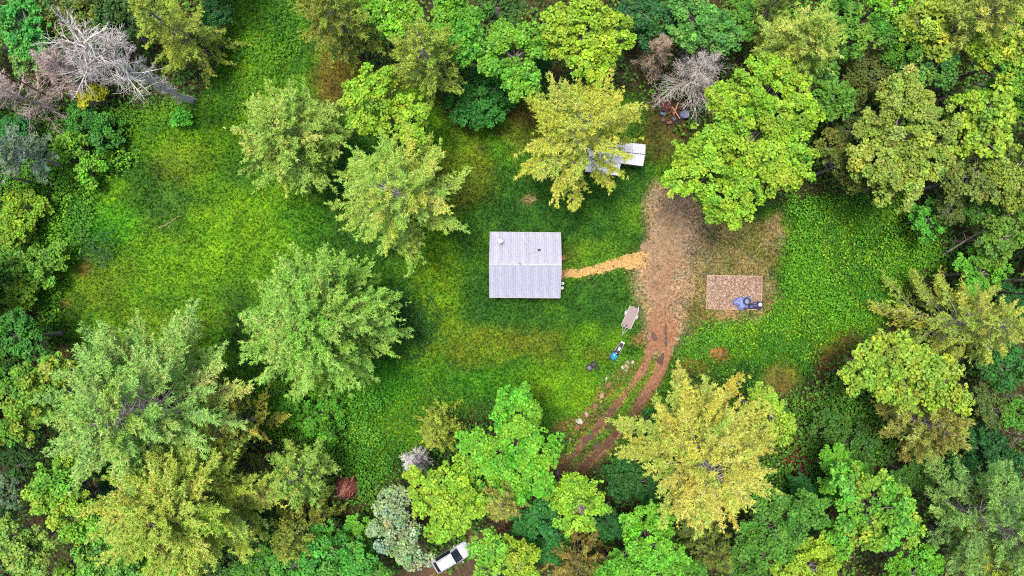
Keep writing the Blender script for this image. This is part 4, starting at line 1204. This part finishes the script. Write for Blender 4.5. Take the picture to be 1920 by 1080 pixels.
for (qx, qy) in ((-2.75, 1.95), (-2.45, 1.93), (-2.95, 2.3)):
    MB().lathe([(.04, 0), (.04, .03), (.01, .045)], (qx, qy, roofz(qy) + .012), 10).build("roof_screw", M_DARKM, cabin)
for k in range(3):
    MB().box((wl / 2 + .28 + k * .17, -.95, .14), (.155, 1.05, .06)).build("step_plank", M_STEP, cabin)
for s in (-.4, .4): MB().box((wl / 2 + .45, -.95 + s, .04), (.5, .07, .13)).build("step_bearer", M_LOG, cabin)

def on_ground(px, py, dz=0):
    x, y = W(px, py); return (x, y, gz1(x, y) + dz)

# two gas cylinders beside the door
def cylinder(px, py, label):
    r = tag(empty("gas_cylinder", on_ground(px, py)), label, "gas cylinder", "gas cylinders at the cabin wall")
    MB().lathe([(.15, .0), (.16, .06), (.19, .1), (.195, .18), (.195, .9), (.17, 1.0), (.09, 1.06)], n=18).build("tank", M_WHITE, r, True)
    MB().lathe([(.10, 1.03), (.11, 1.06), (.11, 1.18), (.09, 1.18)], n=14).build("collar", M_WHITE, r)
    MB().lathe([(.03, 1.05), (.03, 1.14), (.05, 1.15), (.05, 1.18)], n=10).build("valve", M_STEEL, r)
cylinder(1053.6, 531.5, "white gas cylinder by the cabin wall, the one nearer the doorstep")
cylinder(1052.6, 540.0, "white gas cylinder by the cabin wall, the one farther from the doorstep")
M_RED = mat_plain("faded_red", A(178, 96, 84), .7, 0, .25, 5)
ch_ = tag(empty("garden_chair", on_ground(1054.5, 484), math.radians(5)), "faded red garden chair against the cabin's right wall", "chair")
MB().rbox((0, 0, .42), (.46, .46, .04), .02).build("seat", M_RED, ch_)
MB().box((-.22, 0, .68), (.035, .44, .48), ry=-.15).build("backrest", M_RED, ch_)
for sx in (-.19, .19):
    for sy in (-.19, .19): MB().tube([(sx, sy, -.02), (sx * .95, sy * .95, .41)], .018, 8).build("leg", M_RED, ch_)
for sy in (-.23, .23): MB().box((0, sy, .62), (.42, .05, .025)).build("armrest", M_RED, ch_)

# ------------------------------------------------------------------ the shed under the golden pine
M_ROOFW = mat_plain("white_weathered_roofing", (.50, .50, .53), .5, .1, .1, 1.5, .05, .4, c2=(.58, .58, .60))
sx_, sy_ = W(1155, 284, 2.4)
shed = tag(empty("shed", (sx_, sy_, gz1(sx_, sy_)), math.radians(-7)), "small shed with white metal roof half hidden under the golden pine", "shed")
SL, SH_ = 6.1, 1.12
sw = MB()
for s in (-1, 1):
    sw.box((0, s * (SH_ - .25), 1.05), (SL - .4, .08, 2.3)); sw.box((s * (SL / 2 - .24), 0, 1.05), (.08, 2 * SH_ - .59, 2.3))
sw.build("wall", M_LOG, shed)
srf, sp_ = gable(shed, SL, SH_, 2.2, 2.62, 7, mat=M_ROOFW, cap=False, ribs=3, gap=.035)
MB().box((0, -SH_ + .2, 1.0), (.9, .05, 1.9)).build("door", M_STEP, shed)
lt = MB().box((-1.15, -SH_ - .62, 1.93), (3.7, 1.35, .05), rx=.16).build("lean_to_roof", M_LOG, shed)
lp = rib_panel(.73, 1.4, 3).build("roof_panel", M_ROOFW, lt)
for i in range(5):
    o = lp if i == 0 else share(lp, lt)
    o.rotation_euler = (0, .16, -math.pi / 2); o.location = (-1.15 - 1.85 + (i + .5) * .74, -SH_ + .075, 2.10 + .004 * (i % 2))
for xx in (-2.8, .5): MB().box((xx, -SH_ - 1.2, .85), (.09, .09, 1.85)).build("post", M_LOG, lt)

# ------------------------------------------------------------------ pad with boards and gravel, tarp and tyres
x0, y0 = W(1377, 548.5); pad = tag(empty("timber_pad", (x0, y0, gz1(x0, y0)), math.radians(-1)), "low reddish gravel pad edged with boards right of the dirt yard", "pad")
PW, PH = 6.05, 3.7
M_PAD = mat_plain("reddish_gravel", A(138, 108, 88), .95, 0, .3, 1.6, .8, c2=A(184, 152, 130))
M_EDGE = mat_plain("weathered_edge_board", A(196, 164, 136), .85, 0, .3, 5, .3)
MB().box((0, 0, .06), (PW - .09, PH - .09, .18)).build("gravel_bed", M_PAD, pad)
for s in (-1, 1):
    MB().box((0, s * (PH / 2), .085), (PW + .09, .07, .2)).build("edge_board", M_EDGE, pad)
    MB().box((s * PW / 2, 0, .085), (.07, PH - .075, .2)).build("edge_board", M_EDGE, pad)
rng = np.random.default_rng(31); n = 2600
C = np.column_stack([rng.uniform(-PW / 2 + .1, PW / 2 - .1, n), rng.uniform(-PH / 2 + .1, PH / 2 - .1, n), rng.uniform(.155, .185, n)])
ang = rng.uniform(0, math.pi, n)
V, F = leaf_quads(C, np.column_stack([np.cos(ang), np.sin(ang), rng.normal(0, .2, n)]), np.column_stack([rng.normal(0, .4, n), rng.normal(0, .4, n), np.ones(n)]), rng.uniform(.12, .36, n), rng.uniform(.05, .12, n))
pal = np.array([A(212, 186, 162), A(176, 140, 116), A(146, 106, 88), A(226, 206, 186), A(156, 122, 92)])
o = obj_from("chips", V, F, 4, M_WEED, pad, cols=pal[rng.integers(0, 5, n)]); o["kind"] = "stuff"

M_RIM = mat_plain('dull_rim', A(120, 124, 126), .6, .3, .3, 8)
def tyre(label, loc, r=.36, w=.2, rot=(0, 0, 0), mat=None, rim=True, group="old tyres lying about the yard", rimmat=None):
    e = tag(empty("tyre", loc), label, "tyre", group); e.rotation_euler = rot
    mb = MB(); n = 24; rings = []
    sec = [(r * .62, -w * .36), (r * .8, -w * .5), (r * .95, -w * .46), (r, -w * .25), (r, w * .25), (r * .95, w * .46), (r * .8, w * .5), (r * .62, w * .36), (r * .56, 0)]
    for k in range(n + 1):
        a = 2 * math.pi * k / n; rings.append([(q * math.cos(a), q * math.sin(a), z) for q, z in sec])
    mb.loft(rings, cap=False)
    mb.build("tread", mat or M_BLACK, e, True)
    if rim:
        MB().lathe([(r * .60, -w * .2), (r * .60, w * .28), (r * .5, w * .3), (r * .42, w * .12), (r * .16, w * .16), (r * .05, w * .17)], n=20).build("rim", rimmat or M_RIM, e)
        for k in range(5):
            a = 2 * math.pi * k / 5
            MB().lathe([(.018, w * .16), (.018, w * .24), (.008, w * .26)], (r * .25 * math.cos(a), r * .25 * math.sin(a), 0), 8).build("lug_nut", M_DARKM, e)
    return e

M_TARP = mat_plain("blue_tarp", A(78, 90, 170), .45, 0, .3, 3.2, .3, .5, c2=A(158, 170, 226))
M_TARPD = mat_plain("dark_blue_tarp", A(58, 56, 104), .5, 0, .35, 2.5, .3)
def tarp(label, px, py, rx, ry, hh, seed, mat, quarter=False):
    rng = np.random.default_rng(seed)
    x, y = W(px, py); e = tag(empty("tarp_heap", (x, y, gz1(x, y) + .14)), label, "tarp")
    n = 26; g = np.linspace(-1, 1, n); X, Y = np.meshgrid(g, g); X = X.ravel(); Y = Y.ravel()
    d = np.sqrt(X * X + Y * Y) * (1 + .22 * np.sin(3 * np.arctan2(Y, X) + seed) + .12 * np.sin(5 * np.arctan2(Y, X) + 2 * seed))
    if quarter: d = np.maximum(np.abs(Y) * .9, np.sqrt(np.clip(.5 - X * .5, 0, None) ** 2 + (np.clip(Y * .5 + .5, 0, 1)) ** 2))
    Z = hh * np.clip(1 - d ** 2, 0, 1) ** .6 * (.7 + .6 * fbm(X * 2 + seed, Y * 2, .9, seed)) + .22 * np.abs(fbm(X * 5, Y * 5, 1.0, seed + 3) - .5) + .012
    xs_, ys_ = X * rx / PPM, -Y * ry / PPM
    i3, j3 = np.meshgrid(np.arange(n - 1), np.arange(n - 1)); q = (j3 * n + i3).ravel(); F = np.stack([q, q + n, q + n + 1, q + 1], 1)
    F = F[(d[F] < 1.02).all(1)]; used = np.unique(F); rm = np.zeros(n * n, int); rm[used] = np.arange(len(used))
    V = np.stack([xs_, ys_, Z], 1)[used]; F2 = rm[F]
    nv = len(V); V = np.concatenate([V, V - np.array([0, 0, .012])]); F2 = np.concatenate([F2, F2[:, ::-1] + nv])
    o = obj_from("sheet", V, F2, 4, mat, e, smooth=True)
    for (tx, ty) in ((-.55, .5), (.4, .55)):
        MB().tube([(tx * rx / PPM, -ty * ry / PPM, .1 + hh * .4), (tx * rx / PPM + .2, -ty * ry / PPM - .12, .12 + hh * .4)], .02, 6).build("tie_rope", M_DARKM, e)
    return e
tarp("crumpled light blue tarp heaped on the lower right of the gravel pad", 1390, 568, 16, 13, .55, 7, M_TARP)
tarp("dark blue bundle lying over the lower right corner of the gravel pad", 1416, 573, 13, 8, .35, 9, M_TARPD)
xt, yt = W(1397, 565); tyre("black tyre lying on top of the light blue tarp", (xt, yt, gz1(xt, yt) + .80), .40, .22, (.12, -.1, 0), rimmat=M_TARP)
xt, yt = W(1396, 575); tyre("black tyre at the lower rim of the light blue tarp on the pad", (xt, yt, gz1(xt, yt) + .46), .32, .2, (-.3, .05, 0), rimmat=M_TARPD)
xt, yt = W(1423, 571); tyre("tyre with pale hub on the dark bundle at the pad's corner", (xt, yt, gz1(xt, yt) + .52), .36, .2, (.08, .12, 0), rimmat=M_STEEL)
xt, yt = W(1104.5, 689.5); tyre("tyre with pale rim lying flat on the grass near the snowmobile", (xt, yt, gz1(xt, yt) + .12), .38, .2, (.1, .05, 0))
xt, yt = W(1112.5, 683); tyre("dark tyre without rim touching the pale-rimmed one on the grass", (xt, yt, gz1(xt, yt) + .16), .37, .2, (-.25, .15, 0), rimmat=M_DARKM)
xt, yt = W(1119.5, 690); tyre("small worn tyre half sunk in the grass right of the other two", (xt, yt, gz1(xt, yt) + .03), .30, .16, (.1, -.1, 0), rim=False)

# ------------------------------------------------------------------ utility trailer
tx, ty = W(1180, 595); th = math.atan2(-50, -22)
tr = tag(empty("utility_trailer", (tx, ty, gz1(tx, ty)), th), "weathered utility trailer with a plank deck and pale fenders on the grass", "trailer"); tr.scale = (.88, .80, .9)
M_PLANK = mat_plain("grey_pink_planks", A(158, 138, 136), .85, 0, .3, 3, .3, stretch=(1, 8, 1), c2=A(184, 164, 160))
M_GALV = mat_plain("galvanised_frame", A(180, 178, 168), .5, .3, .12, 6)
for k in range(6):
    MB().box((-.05 + (.05 if k % 2 else -.04), -.56 + k * .224, .62), (2.75 - (.25 if k in (0, 5) else 0), .21, .04)).build("deck_plank", M_PLANK, tr)
frm = MB()
for s in (-1, 1): frm.box((0, s * .70, .58), (2.7, .06, .09))
for xx in (-1.3, -.45, .45, 1.3): frm.box((xx, 0, .545), (.06, 1.33, .06))
frm.build("frame", M_GALV, tr)
MB().tube([(1.3, -.5, .55), (2.2, 0, .5)], .035, 8).tube([(1.3, .5, .55), (2.2, 0, .5)], .035, 8).build("drawbar", M_GALV, tr)
MB().tube([(1.25, 0, .53), (2.5, 0, .5)], .045, 8).build("tongue", M_GALV, tr)
MB().lathe([(.03, 0), (.07, .02), (.07, .12), (.03, .14)], (2.55, 0, .44), 12).build("coupler", M_DARKM, tr)
MB().rbox((1.12, -.05, .70), (.26, .24, .12), .03).build("winch_box", M_DARKM, tr)
for s in (-1, 1):
    w_ = MB().lathe([(.12, -.09), (.27, -.09), (.30, -.05), (.30, .05), (.27, .09), (.12, .09)], (-.35, s * .84, .30), 20, 'Y').build("wheel", M_BLACK, tr)
    MB().lathe([(.17, -.095), (.17, .095), (.05, .11)], (-.35, s * .84, .30), 14, 'Y').build("rim", M_STEEL, w_)
    mb = MB(); rings = []
    for k in range(9):
        a = math.pi * (.06 + .88 * k / 8); rings.append([(-.35 + .40 * math.cos(a), s * (.84 + q), .30 + .37 * math.sin(a) + z) for q, z in ((-.13, 0), (.13, 0), (.13, .02), (-.13, .02))])
    mb.loft(rings).build("fender", M_GALV, tr)
    MB().rbox((-1.36, s * .62, .55), (.05, .12, .09), .01).build("tail_light", M_RED, tr)
MB().box((-1.5, .52, .64), (.34, .1, .03), rz=.4).build("ramp_bracket", M_GALV, tr)

# ------------------------------------------------------------------ snowmobile
sxm, sym = W(1156.5, 658.5); shd = math.atan2(-26, -15.5)
sm = tag(empty("snowmobile", (sxm, sym, gz1(sxm, sym)), shd), "blue-nosed snowmobile with dark seat parked on the grass", "snowmobile"); sm.scale = (.84, .9, .9)
M_BLUE = mat_plain("bright_blue_cowl", A(44, 160, 188), .25, 0, .12, 3, .02, .5, coat=.4)
M_BLUED = mat_plain("deep_blue_panel", A(34, 66, 138), .3, 0, .2, 4, .02, .5)
M_SEAT = mat_plain("black_vinyl", (.03, .03, .035), .5, 0, .3, 9, .15)
M_SEATG = mat_plain("pale_worn_vinyl", A(200, 196, 206), .6, 0, .15, 6, .15)
def ringx(x, w, z0, z1, top=.7):
    return [(x, -w, z0), (x, -w * 1.02, (z0 + z1) / 2), (x, -w * top, z1 * .98), (x, 0, z1), (x, w * top, z1 * .98), (x, w * 1.02, (z0 + z1) / 2), (x, w, z0)]
MB().loft([ringx(.30, .40, .24, .74), ringx(.62, .42, .22, .70), ringx(.92, .38, .22, .60), ringx(1.16, .28, .24, .46), ringx(1.28, .12, .28, .36)]).build("cowl", M_BLUE, sm, True)
MB().loft([ringx(.05, .30, .30, .70), ringx(.20, .38, .26, .76), ringx(.34, .39, .26, .77)]).build("side_panel", M_BLUED, sm, True)
for s in (-1, 1):
    MB().rbox((1.08, s * .15, .50), (.14, .14, .05), .02).build("headlight", M_GLASS, sm)
MB().loft([[(.42, -.26, .74), (.30, -.29, .98), (.28, 0, 1.02), (.30, .29, .98), (.42, .26, .74), (.50, 0, .76)], [(.40, -.25, .74), (.28, -.28, .98), (.26, 0, 1.02), (.28, .28, .98), (.40, .25, .74), (.48, 0, .76)]]).build("windshield", M_GLASS, sm)
MB().loft([ringx(-1.12, .17, .52, .66, .8), ringx(-.7, .19, .52, .70, .8), ringx(-.1, .18, .55, .74, .8), ringx(.14, .13, .6, .78, .8)]).build("seat", M_SEAT, sm, True)
MB().rbox((-.42, 0, .725), (.46, .30, .035), .02).build("seat_patch", M_SEATG, sm)
MB().box((-.62, 0, .42), (1.5, .42, .2)).build("tunnel", M_DARKM, sm)
MB().loft([[(-1.45, y, z) for y, z in ((-.19, .16), (-.19, .28), (.19, .28), (.19, .16))], [(-1.30, y, z) for y, z in ((-.19, .02), (-.19, .34), (.19, .34), (.19, .02))], [(.1, y, z) for y, z in ((-.19, .0), (-.19, .34), (.19, .34), (.19, .0))], [(.35, y, z) for y, z in ((-.19, .14), (-.19, .34), (.19, .34), (.19, .14))]]).build("track", M_BLACK, sm)
for s in (-1, 1):
    MB().tube([(-1.35, s * .20, .56), (-.6, s * .30, .46), (.1, s * .36, .44)], .035, 8).build("running_rail", M_GALV, sm)
    MB().loft([[(x, s * .40 + q, z + dz) for q, dz in ((-.07, 0), (.07, 0), (.06, .03), (-.06, .03))] for x, z in ((.25, .03), (.9, .01), (1.25, .06), (1.45, .18))]).build("ski", M_BLUED, sm)
    MB().tube([(.8, s * .30, .36), (.85, s * .40, .05)], .028, 8).build("ski_leg", M_DARKM, sm)
MB().tube([(.06, -.36, .92), (.14, -.16, .94), (.18, 0, .90), (.14, .16, .94), (.06, .36, .92)], .02, 8).build("handlebar", M_DARKM, sm)
MB().rbox((-1.38, 0, .56), (.16, .46, .05), .02).build("rear_rack", M_WHITE, sm)

# ------------------------------------------------------------------ parked car
ccx, ccy = W(846, 1046, .8); cang = math.radians(31)
car = tag(empty("parked_car", (ccx, ccy, gz1(ccx, ccy) + .02), cang), "white hatchback parked on the track at the bottom edge", "car")
M_CAR = mat_plain("white_car_paint", (.34, .35, .39), .22, 0, .04, 2, 0, .5, coat=.5)
M_HEAD = mat_plain("lamp_glass", (.6, .62, .66), .1, 0, .1, 5, 0, .6)
# stations: x, half width, sill z, belt z, roof half width, roof z
ST = [(-2.22, .66, .42, .66, .50, .70), (-2.12, .78, .30, .80, .58, .86), (-1.98, .83, .24, .90, .60, .97), (-1.52, .87, .22, .95, .60, 1.42), (-1.38, .87, .22, .95, .61, 1.47), (-.6, .88, .22, .94, .64, 1.52), (.15, .88, .22, .93, .63, 1.49), (.34, .88, .22, .93, .62, 1.45), (1.12, .87, .22, .92, .66, 1.00), (1.25, .86, .22, .91, .66, .985), (1.75, .83, .24, .86, .62, .91), (2.05, .76, .28, .76, .55, .80), (2.20, .60, .36, .58, .44, .62)]
def section(s):
    x, w, z0, zb, rw, zr = s
    half = [(w * .96, z0), (w, (z0 + zb) / 2), (w * .975, zb), (rw + (w * .975 - rw) * .12, zb + (zr - zb) * .88), (rw * .9, zr + .005), (rw * .45, zr + .03), (0, zr + .04)]
    return [(x, -y, z) for y, z in half] + [(x, y, z) for y, z in reversed(half[:-1])]
SEC = [section(s) for s in ST]; NS = len(SEC[0])
parts = {k: MB() for k in ("body", "windshield", "rear_window", "side_window")}
groups = {k: [] for k in ("body", "windshield", "rear_window", "side_a", "side_b")}
for i in range(len(SEC) - 1):
    for j in range(NS - 1):
        q = (SEC[i][j], SEC[i + 1][j], SEC[i + 1][j + 1], SEC[i][j + 1])
        k = "body"
        if i == 7 and 3 <= j <= 8: k = "windshield"
        elif i == 2 and 3 <= j <= 8: k = "rear_window"
        elif 3 <= i <= 6 and j == 2: k = "side_a"
        elif 3 <= i <= 6 and j == 9: k = "side_b"
        groups[k].append(q)
def from_quads(qs, name, mat, parent):
    idx = {}; vs_ = []; fs = []
    for q in qs:
        f = []
        for p in q:
            key = tuple(round(c, 4) for c in p)
            if key not in idx: idx[key] = len(vs_); vs_.append(p)
            f.append(idx[key])
        fs.append(tuple(f))
    return MB().add(vs_, fs).build(name, mat, parent, True)
groups["body"] += [(SEC[0][j], SEC[0][j + 1], SEC[0][NS - 2 - j], SEC[0][NS - 1 - j]) for j in range(6)] + [(SEC[-1][j], SEC[-1][NS - 1 - j], SEC[-1][NS - 2 - j], SEC[-1][j + 1]) for j in range(6)]
body = from_quads([q for q in groups["body"] if len({tuple(p) for p in q}) > 2], "body", M_CAR, car)
from_quads(groups["windshield"], "windshield", M_GLASS, car); from_quads(groups["rear_window"], "rear_window", M_GLASS, car)
from_quads(groups["side_a"], "side_window", M_GLASS, car); from_quads(groups["side_b"], "side_window", M_GLASS, car)
for s in (-1, 1):
    for xw in (-1.35, 1.38):
        wh_ = MB().lathe([(.16, -.1), (.29, -.1), (.315, -.06), (.315, .06), (.29, .1), (.16, .1)], (xw, s * .80, .30), 22, 'Y').build("wheel", M_BLACK, car, True)
        MB().lathe([(.19, -.105), (.19, .105), (.05, .115)], (xw, s * .80, .30), 14, 'Y').build("rim", M_STEEL, wh_)
    m_ = MB().rbox((.92, s * .98, .98), (.14, .2, .13), .03).build("mirror", M_CAR, car); MB().box((.845, s * .98, .98), (.012, .15, .09)).build("mirror_glass", M_GLASS, m_)
    MB().rbox((2.04, s * .56, .71), (.22, .24, .1), .03).build("headlight", M_HEAD, car)
    MB().rbox((-2.12, s * .66, .78), (.12, .16, .2), .02).build("tail_light", M_RED, car)
    for xd in (-.55, .55): MB().rbox((xd, s * .885, .80), (.16, .03, .03), .008).build("door_handle", M_CAR, car)
    MB().tube([(-1.35, s * .55, 1.52), (-.5, s * .58, 1.585), (.2, s * .57, 1.545)], .018, 6).build("roof_rail", M_DARKM, car)
MB().tube([(1.16, -.45, 1.02), (1.02, .1, 1.09)], .012, 6).build("wiper", M_DARKM, car)
MB().rbox((-2.2, 0, .45), (.14, 1.3, .2), .04).build("bumper", M_CAR, car); MB().rbox((2.17, 0, .42), (.14, 1.2, .2), .04).build("bumper", M_CAR, car)

# ------------------------------------------------------------------ rocks beside the track
import bmesh
def rock(label, px, py, s, mat, seed, flat=.6, dz=0.0):
    s *= 1.05
    rng = random.Random(seed)
    bm = bmesh.new(); bmesh.ops.create_icosphere(bm, subdivisions=2, radius=1)
    cuts = [(Vector((rng.gauss(0, 1), rng.gauss(0, 1), rng.gauss(.3, .8))).normalized(), rng.uniform(.55, .85)) for _ in range(7)]
    sc = (s * rng.uniform(.8, 1.25), s * rng.uniform(.7, 1.0), s * flat)
    for v in bm.verts:
        p = v.co.copy()
        for nrm, d in cuts:
            t = p.dot(nrm)
            if t > d: p -= nrm * (t - d)
        p *= 1 + rng.uniform(-.04, .04)
        v.co = (p.x * sc[0], p.y * sc[1], p.z * sc[2])
    me = bpy.data.meshes.new("rock"); bm.to_mesh(me); bm.free(); me.materials.append(mat)
    o = bpy.data.objects.new("rock", me); COL.objects.link(o)
    o.location = on_ground(px, py, s * flat * .35 + dz); o.rotation_euler = (0, 0, rng.uniform(0, 6.28))
    return tag(o, label, "rock", "rocks beside the dirt track")
rock("broad flat rock, topmost of the row beside the track", 1176, 684, .55, M_STONE, 1, .4)
rock("pale rock leaning on the topmost flat one", 1168, 690, .36, M_STONE2, 2)
rock("small dark-edged rock just below the topmost flat one", 1174, 693, .26, M_STONE, 3)
rock("large reddish rock below the topmost group beside the track", 1140, 722, .52, M_STONE3, 4, .45)
rock("small pale rock just above the large reddish one", 1137, 710, .22, M_STONE2, 5)
rock("pinkish boulder halfway down the row beside the track", 1115, 761, .5, M_STONE3, 6, .55)
rock("whitish upright boulder, brightest of the row", 1087, 789, .42, M_STONE2, 7, .7)
rock("brown stone just below the whitish boulder", 1081, 801, .36, M_STONE3, 8)
rock("rusty stone pile's largest piece at the lower end of the row", 1062, 816, .42, M_STONE3, 9)
rock("small pinkish stone beside the lowest large piece of the row", 1068, 824, .26, M_STONE, 10)
rock("lowest small pale stone of the row near the maple", 1056, 826, .22, M_STONE2, 11)
rock("flat brown slab between the large reddish rock and the pinkish boulder", 1128, 742, .34, M_STONE, 13, .45)
rock("small rust stone left of the pinkish boulder", 1105, 766, .24, M_STONE3, 14)
rock("grey stone between the pinkish boulder and the whitish one", 1100, 777, .30, M_STONE, 15)
rock("brown stone right of the lowest large piece of the row", 1076, 812, .28, M_STONE3, 16)
rock("pale stone right of the topmost flat rock, nearest the track", 1186, 679, .24, M_STONE2, 17)
rock("grey-blue boulder in the meadow above the huge pale pine", 203, 638, .45, mat_plain("bluish_stone", A(158, 172, 176), .8, 0, .25, 4, .4), 12, .7)

# ------------------------------------------------------------------ scrap heap by the big dead tree
M_GREYB = mat_plain("grey_blue_plastic", A(150, 152, 190), .45, 0, .15, 4, .05)
M_PINKB = mat_plain("pink_box", A(214, 172, 164), .7, 0, .15, 5, .1)
M_TEALP = mat_plain("teal_plastic", A(62, 96, 104), .5, 0, .2, 4, .05)
M_MAROON = mat_plain("maroon_cloth", A(104, 50, 50), .9, 0, .35, 5, .4)
M_RUST = mat_plain("rusty_iron", A(126, 82, 62), .8, .2, .4, 6, .4)
def drum(label, px, py, r, h, mat, tilt):
    e = tag(empty("barrel", on_ground(px, py, .02)), label, "barrel"); e.rotation_euler = tilt
    MB().lathe([(r * .94, 0), (r, .04), (r, h * .33), (r * 1.03, h * .35), (r, h * .37), (r, h * .65), (r * 1.03, h * .67), (r, h * .69), (r, h - .03), (r * .96, h), (r * .9, h), (r * .88, h - .03)], n=20).build("body", mat, e, True)
    MB().lathe([(.05, 0), (.05, .04), (.03, .05)], (r * .5, 0, h - .03), 10).build("bung", M_DARKM, e); return e
drum("grey-blue barrel on the right side of the scrap heap", 1279, 216, .42, .9, M_GREYB, (.1, .25, 0))
def crate(label, px, py, d, mat, rz, dz=.0):
    e = tag(empty("crate", on_ground(px, py, dz), rz), label, "crate")
    a, b_, h = d
    for s in (-1, 1):
        MB().box((0, s * (b_ / 2 - .015), h / 2), (a, .03, h)).build("side_panel", mat, e); MB().box((s * (a / 2 - .015), 0, h / 2), (.03, b_ - .062, h)).build("side_panel", mat, e)
    MB().box((0, 0, .02), (a - .064, b_ - .064, .03)).build("bottom", mat, e); return e
crate("pink box at the left rim of the scrap heap", 1238, 198, (.42, .42, .35), M_PINKB, .3)
crate("teal bin at the lower left of the scrap heap", 1242, 213, (.7, .55, .5), M_TEALP, -.3)
crate("small whitish box at the top of the scrap heap", 1250, 190, (.35, .3, .25), M_WHITE, .8)
crate("rust-brown crate at the bottom of the scrap heap", 1255, 229, (.7, .5, .35), M_RUST, .2)
xt, yt = W(1263, 222); tyre("tyre in the middle of the scrap heap", (xt, yt, gz1(xt, yt) + .16), .36, .22, (.35, .1, 0))
xt, yt = W(1270, 231); tyre("tyre at the lower right of the scrap heap", (xt, yt, gz1(xt, yt) + .13), .34, .2, (-.1, .3, 0), rim=False)
xt, yt = W(1243, 224); tyre("tyre at the lower left of the scrap heap beside the teal bin", (xt, yt, gz1(xt, yt) + .13), .34, .2, (.2, -.1, 0), rimmat=M_RUST)
x, y = W(1248, 200); e = tag(empty("maroon_blanket", (x, y, gz1(x, y) + .02)), "maroon cloth bundle in the upper part of the scrap heap", "cloth")
n = 18; g = np.linspace(-1, 1, n); X, Y = np.meshgrid(g, g); X = X.ravel(); Y = Y.ravel()
Z = .45 * np.clip(1 - (X * X + Y * Y), 0, 1) ** .5 * (.6 + .8 * fbm(X * 3, Y * 3, 1, 4)) + .03
i3, j3 = np.meshgrid(np.arange(n - 1), np.arange(n - 1)); q = (j3 * n + i3).ravel()
obj_from("fold", np.stack([X * .8, Y * .6, Z], 1), np.stack([q, q + 1, q + n + 1, q + n], 1), 4, M_MAROON, e, smooth=True)
x, y = W(1262, 208)
for k, (dx, dy, a, L_) in enumerate(((0, 0, .5, 1.8), (.25, .2, 1.2, 1.5), (-.3, .3, -.4, 1.4), (.2, -.3, 2.2, 1.6), (-.2, -.2, 1.9, 1.2))):
    o = MB().box((0, 0, 0), (L_, .12, .035), ry=.12 * (-1) ** k).build("scrap_plank", (M_RUST, M_EDGE, M_LOG, M_STEP, M_RUST)[k], None, loc=(x + dx, y + dy, gz1(x, y) + .28 + .07 * k))
    o.rotation_euler = (0, 0, a)
    tag(o, ("rust-coloured plank lying lowest across the scrap heap", "pale plank across the scrap heap's middle", "dark brown plank at the scrap heap's top left", "reddish plank at the scrap heap's lower right", "short rusty strip topmost on the scrap heap")[k], "plank", "planks on the scrap heap")

# ------------------------------------------------------------------ brush pile
bx, by = W(650, 913, .3); e = tag(empty("brush_pile", (bx, by, gz1(bx, by))), "heap of reddish brown cut branches at the wood's edge", "brush pile")
rng = np.random.default_rng(77)
mound = MB(); rings = []
for (r_, z_) in ((1.5, -.05), (1.35, .3), (.95, .75), (.4, .95), (.05, 1.0)):
    rings.append([(r_ * (1 + .12 * math.sin(3 * a + r_)) * math.cos(a), r_ * .85 * math.sin(a), z_) for a in [2 * math.pi * k / 20 for k in range(20)]])
mound.loft(rings).build("twig_mound", M_MAROON, e, True)
M_TWIG = [mat_plain("reddish_bark", A(176, 98, 82), .9, 0, .3, 5, .4), mat_plain("grey_pink_bark", A(176, 140, 128), .9, 0, .3, 5, .4), mat_plain("rust_bark", A(176, 100, 64), .9, 0, .3, 5, .4)]
for k in range(46):
    a = rng.uniform(0, 6.28); r_ = abs(rng.normal(0, .6)); x, y = r_ * math.cos(a), r_ * math.sin(a) * .8
    z = 1.0 - .42 * r_ + rng.uniform(-.02, .14); L_ = rng.uniform(.7, 1.9); d = rng.choice([.7, 1.1, 1.3]) + rng.normal(0, .25); sl = rng.normal(0, .15)
    p0 = (x - L_ / 2 * math.cos(d), y - L_ / 2 * math.sin(d), z - sl * L_ / 2); p1 = (x + L_ / 2 * math.cos(d), y + L_ / 2 * math.sin(d), z + sl * L_ / 2)
    pm = tuple((p + q) / 2 + rng.normal(0, .05) for p, q in zip(p0, p1))
    MB().tube([p0, pm, p1], [.05, .045, .025], 6).build("stick", M_TWIG[k % 3], e, True)
